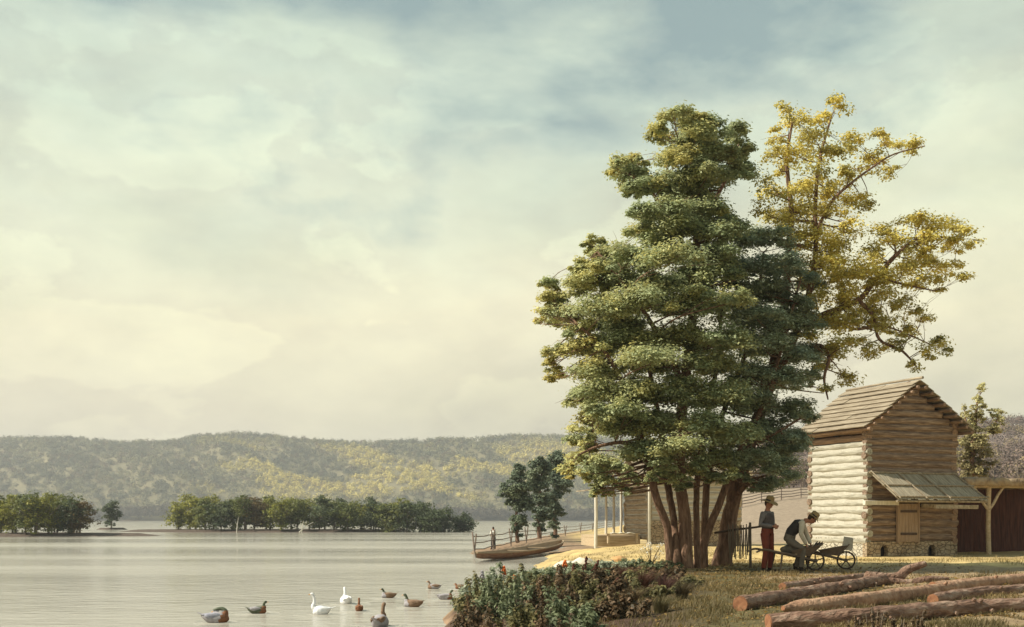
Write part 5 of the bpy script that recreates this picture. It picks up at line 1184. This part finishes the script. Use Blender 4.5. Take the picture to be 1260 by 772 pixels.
# ------------------------------------------------------------------ grass
def grass(n, seed, xr, yr, mask, h, col, name, lab):
    g = np.random.default_rng(seed); y = yr[0] + (yr[1] - yr[0]) * g.random(n) ** 1.25; x = y * g.uniform(xr[0], xr[1], n)
    k = mask(x, y, g); x, y = x[k], y[k]; z = H(x, y); k = z > .12; x, y, z = x[k], y[k], z[k]; n = len(x)
    clump = vnoise(x * 2.2, y * 2.2, 3, 17); hh = h * g.uniform(.4, 1.2, n) * (.45 + 1.1 * clump)
    kk = g.random(n) < np.clip((clump - .40 - .20 * ss(y, 14.5, 19) * ss(x / y, .2, .28)) * 7, .05, 1) if name == 'grass' else g.random(n) < 2
    x, y, z, hh = x[kk], y[kk], z[kk], hh[kk]; n = len(x)
    a = g.uniform(0, 6.28, n); s_ = np.stack([np.cos(a), np.sin(a), 0 * a], 1) * (.0035 + .0002 * y)[:, None]; ln = np.stack([g.normal(.1, .4, n), g.normal(0, .4, n), 0 * a], 1) * hh[:, None]
    b0 = np.stack([x, y, z - .01], 1); up = np.stack([0 * x, 0 * x, hh], 1)
    v = np.stack([b0 - s_, b0 + s_, b0 + up * .6 + ln * .4 + s_ * .7, b0 + up * .6 + ln * .4 - s_ * .7, b0 + up + ln + s_ * .12, b0 + up + ln - s_ * .12], 1).reshape(-1, 3)
    i0 = np.arange(n)[:, None] * 6; q = np.concatenate([i0 + [0, 1, 2, 3], i0 + [3, 2, 4, 5]], 0)
    t = np.clip(vnoise(x * .9, y * .9, 3, 19)[:, None] * 1.6 - .4 + g.normal(0, .2, (n, 1)), 0, 1); c = np.array(col[0]) * (1 - t) + np.array(col[1]) * t
    o = link(name, np_mesh(name, v, q, np.repeat(c * g.uniform(.75, 1.25, (n, 1)), 6, 0)), M['leaf']); tag(o, lab, 'grass', kind='stuff')
grass(85000, 3, (.02, .56), (10.5, 25.8), lambda x, y, g: (sdist(x, y) > .3) & (g.random(len(x)) < .25 + .75 * ss(x / y, .10, .2)) & ((y < 24.3) | (x < 4.5)), .075, ((.13, .105, .045), (.30, .22, .10)), 'grass', 'short olive and straw grass on the ground around the logs and tree')
grass(26000, 4, (-.02, .55), (27, 60), lambda x, y, g: (vnoise(x * .5, y * .3, 3, 23) > .53) & (sdist(x, y) > 1.2), .09, ((.28, .22, .10), (.45, .35, .16)), 'dry_grass', 'thin dry yellow grass scattered over the sunlit yard')

g = np.random.default_rng(91); n = 9000; y = g.uniform(13, 33, n); x = g.normal(5.2, 2.6, n) ; k = (sdist(x, y) > .3); x, y = x[k], y[k]; n = len(x); z = H(x, y)
nr_ = np.stack([g.normal(0, .35, n), g.normal(0, .35, n), np.ones(n)], 1); nr_ /= np.linalg.norm(nr_, axis=1, keepdims=True)
t = g.random((n, 1)); c = np.array((.12, .07, .035)) * (1 - t) + np.array((.42, .28, .09)) * t
lo = link('fallen_leaves', leaf_mesh('fallen_leaves', np.stack([x, y, z + .012], 1), nr_, g.uniform(.04, .085, n), c), M['leaf']); tag(lo, 'fallen brown and yellow leaves scattered under the tall trees', 'leaves', kind='stuff')
g = np.random.default_rng(92); n = 2600; y = g.uniform(13, 23, n); x = y * g.uniform(.20, .52, n); z = H(x, y); nr_ = unit(n, g) * .5 + [0, 0, 1]; nr_ /= np.linalg.norm(nr_, axis=1, keepdims=True)
lo = link('wood_chips', leaf_mesh('wood_chips', np.stack([x, y, z + .015], 1), nr_, g.uniform(.02, .06, n), np.array((.42, .27, .15)) * g.uniform(.6, 1.2, (n, 1)), .4), M['leaf']); tag(lo, 'pale wood chips strewn on the earth around the felled logs', 'wood chips', kind='stuff')
# ------------------------------------------------------------------ haze
mb = MB(); mb.box(-2300, 2300, -80, 2500, -3.5, 160)
hzo = mb.build('haze', None, smooth=False); hm = bpy.data.materials.new('river_air'); hm.use_nodes = True; ns = hm.node_tree.nodes; ns.remove(ns['Principled BSDF'])
v = ns.new('ShaderNodeVolumePrincipled'); v.inputs['Color'].default_value = (.86, .88, .92, 1); v.inputs['Density'].default_value = .00030; v.inputs['Anisotropy'].default_value = .2
hm.node_tree.links.new(v.outputs[0], ns['Material Output'].inputs['Volume']); hzo.data.materials.append(hm); tag(hzo, kind='stuff')
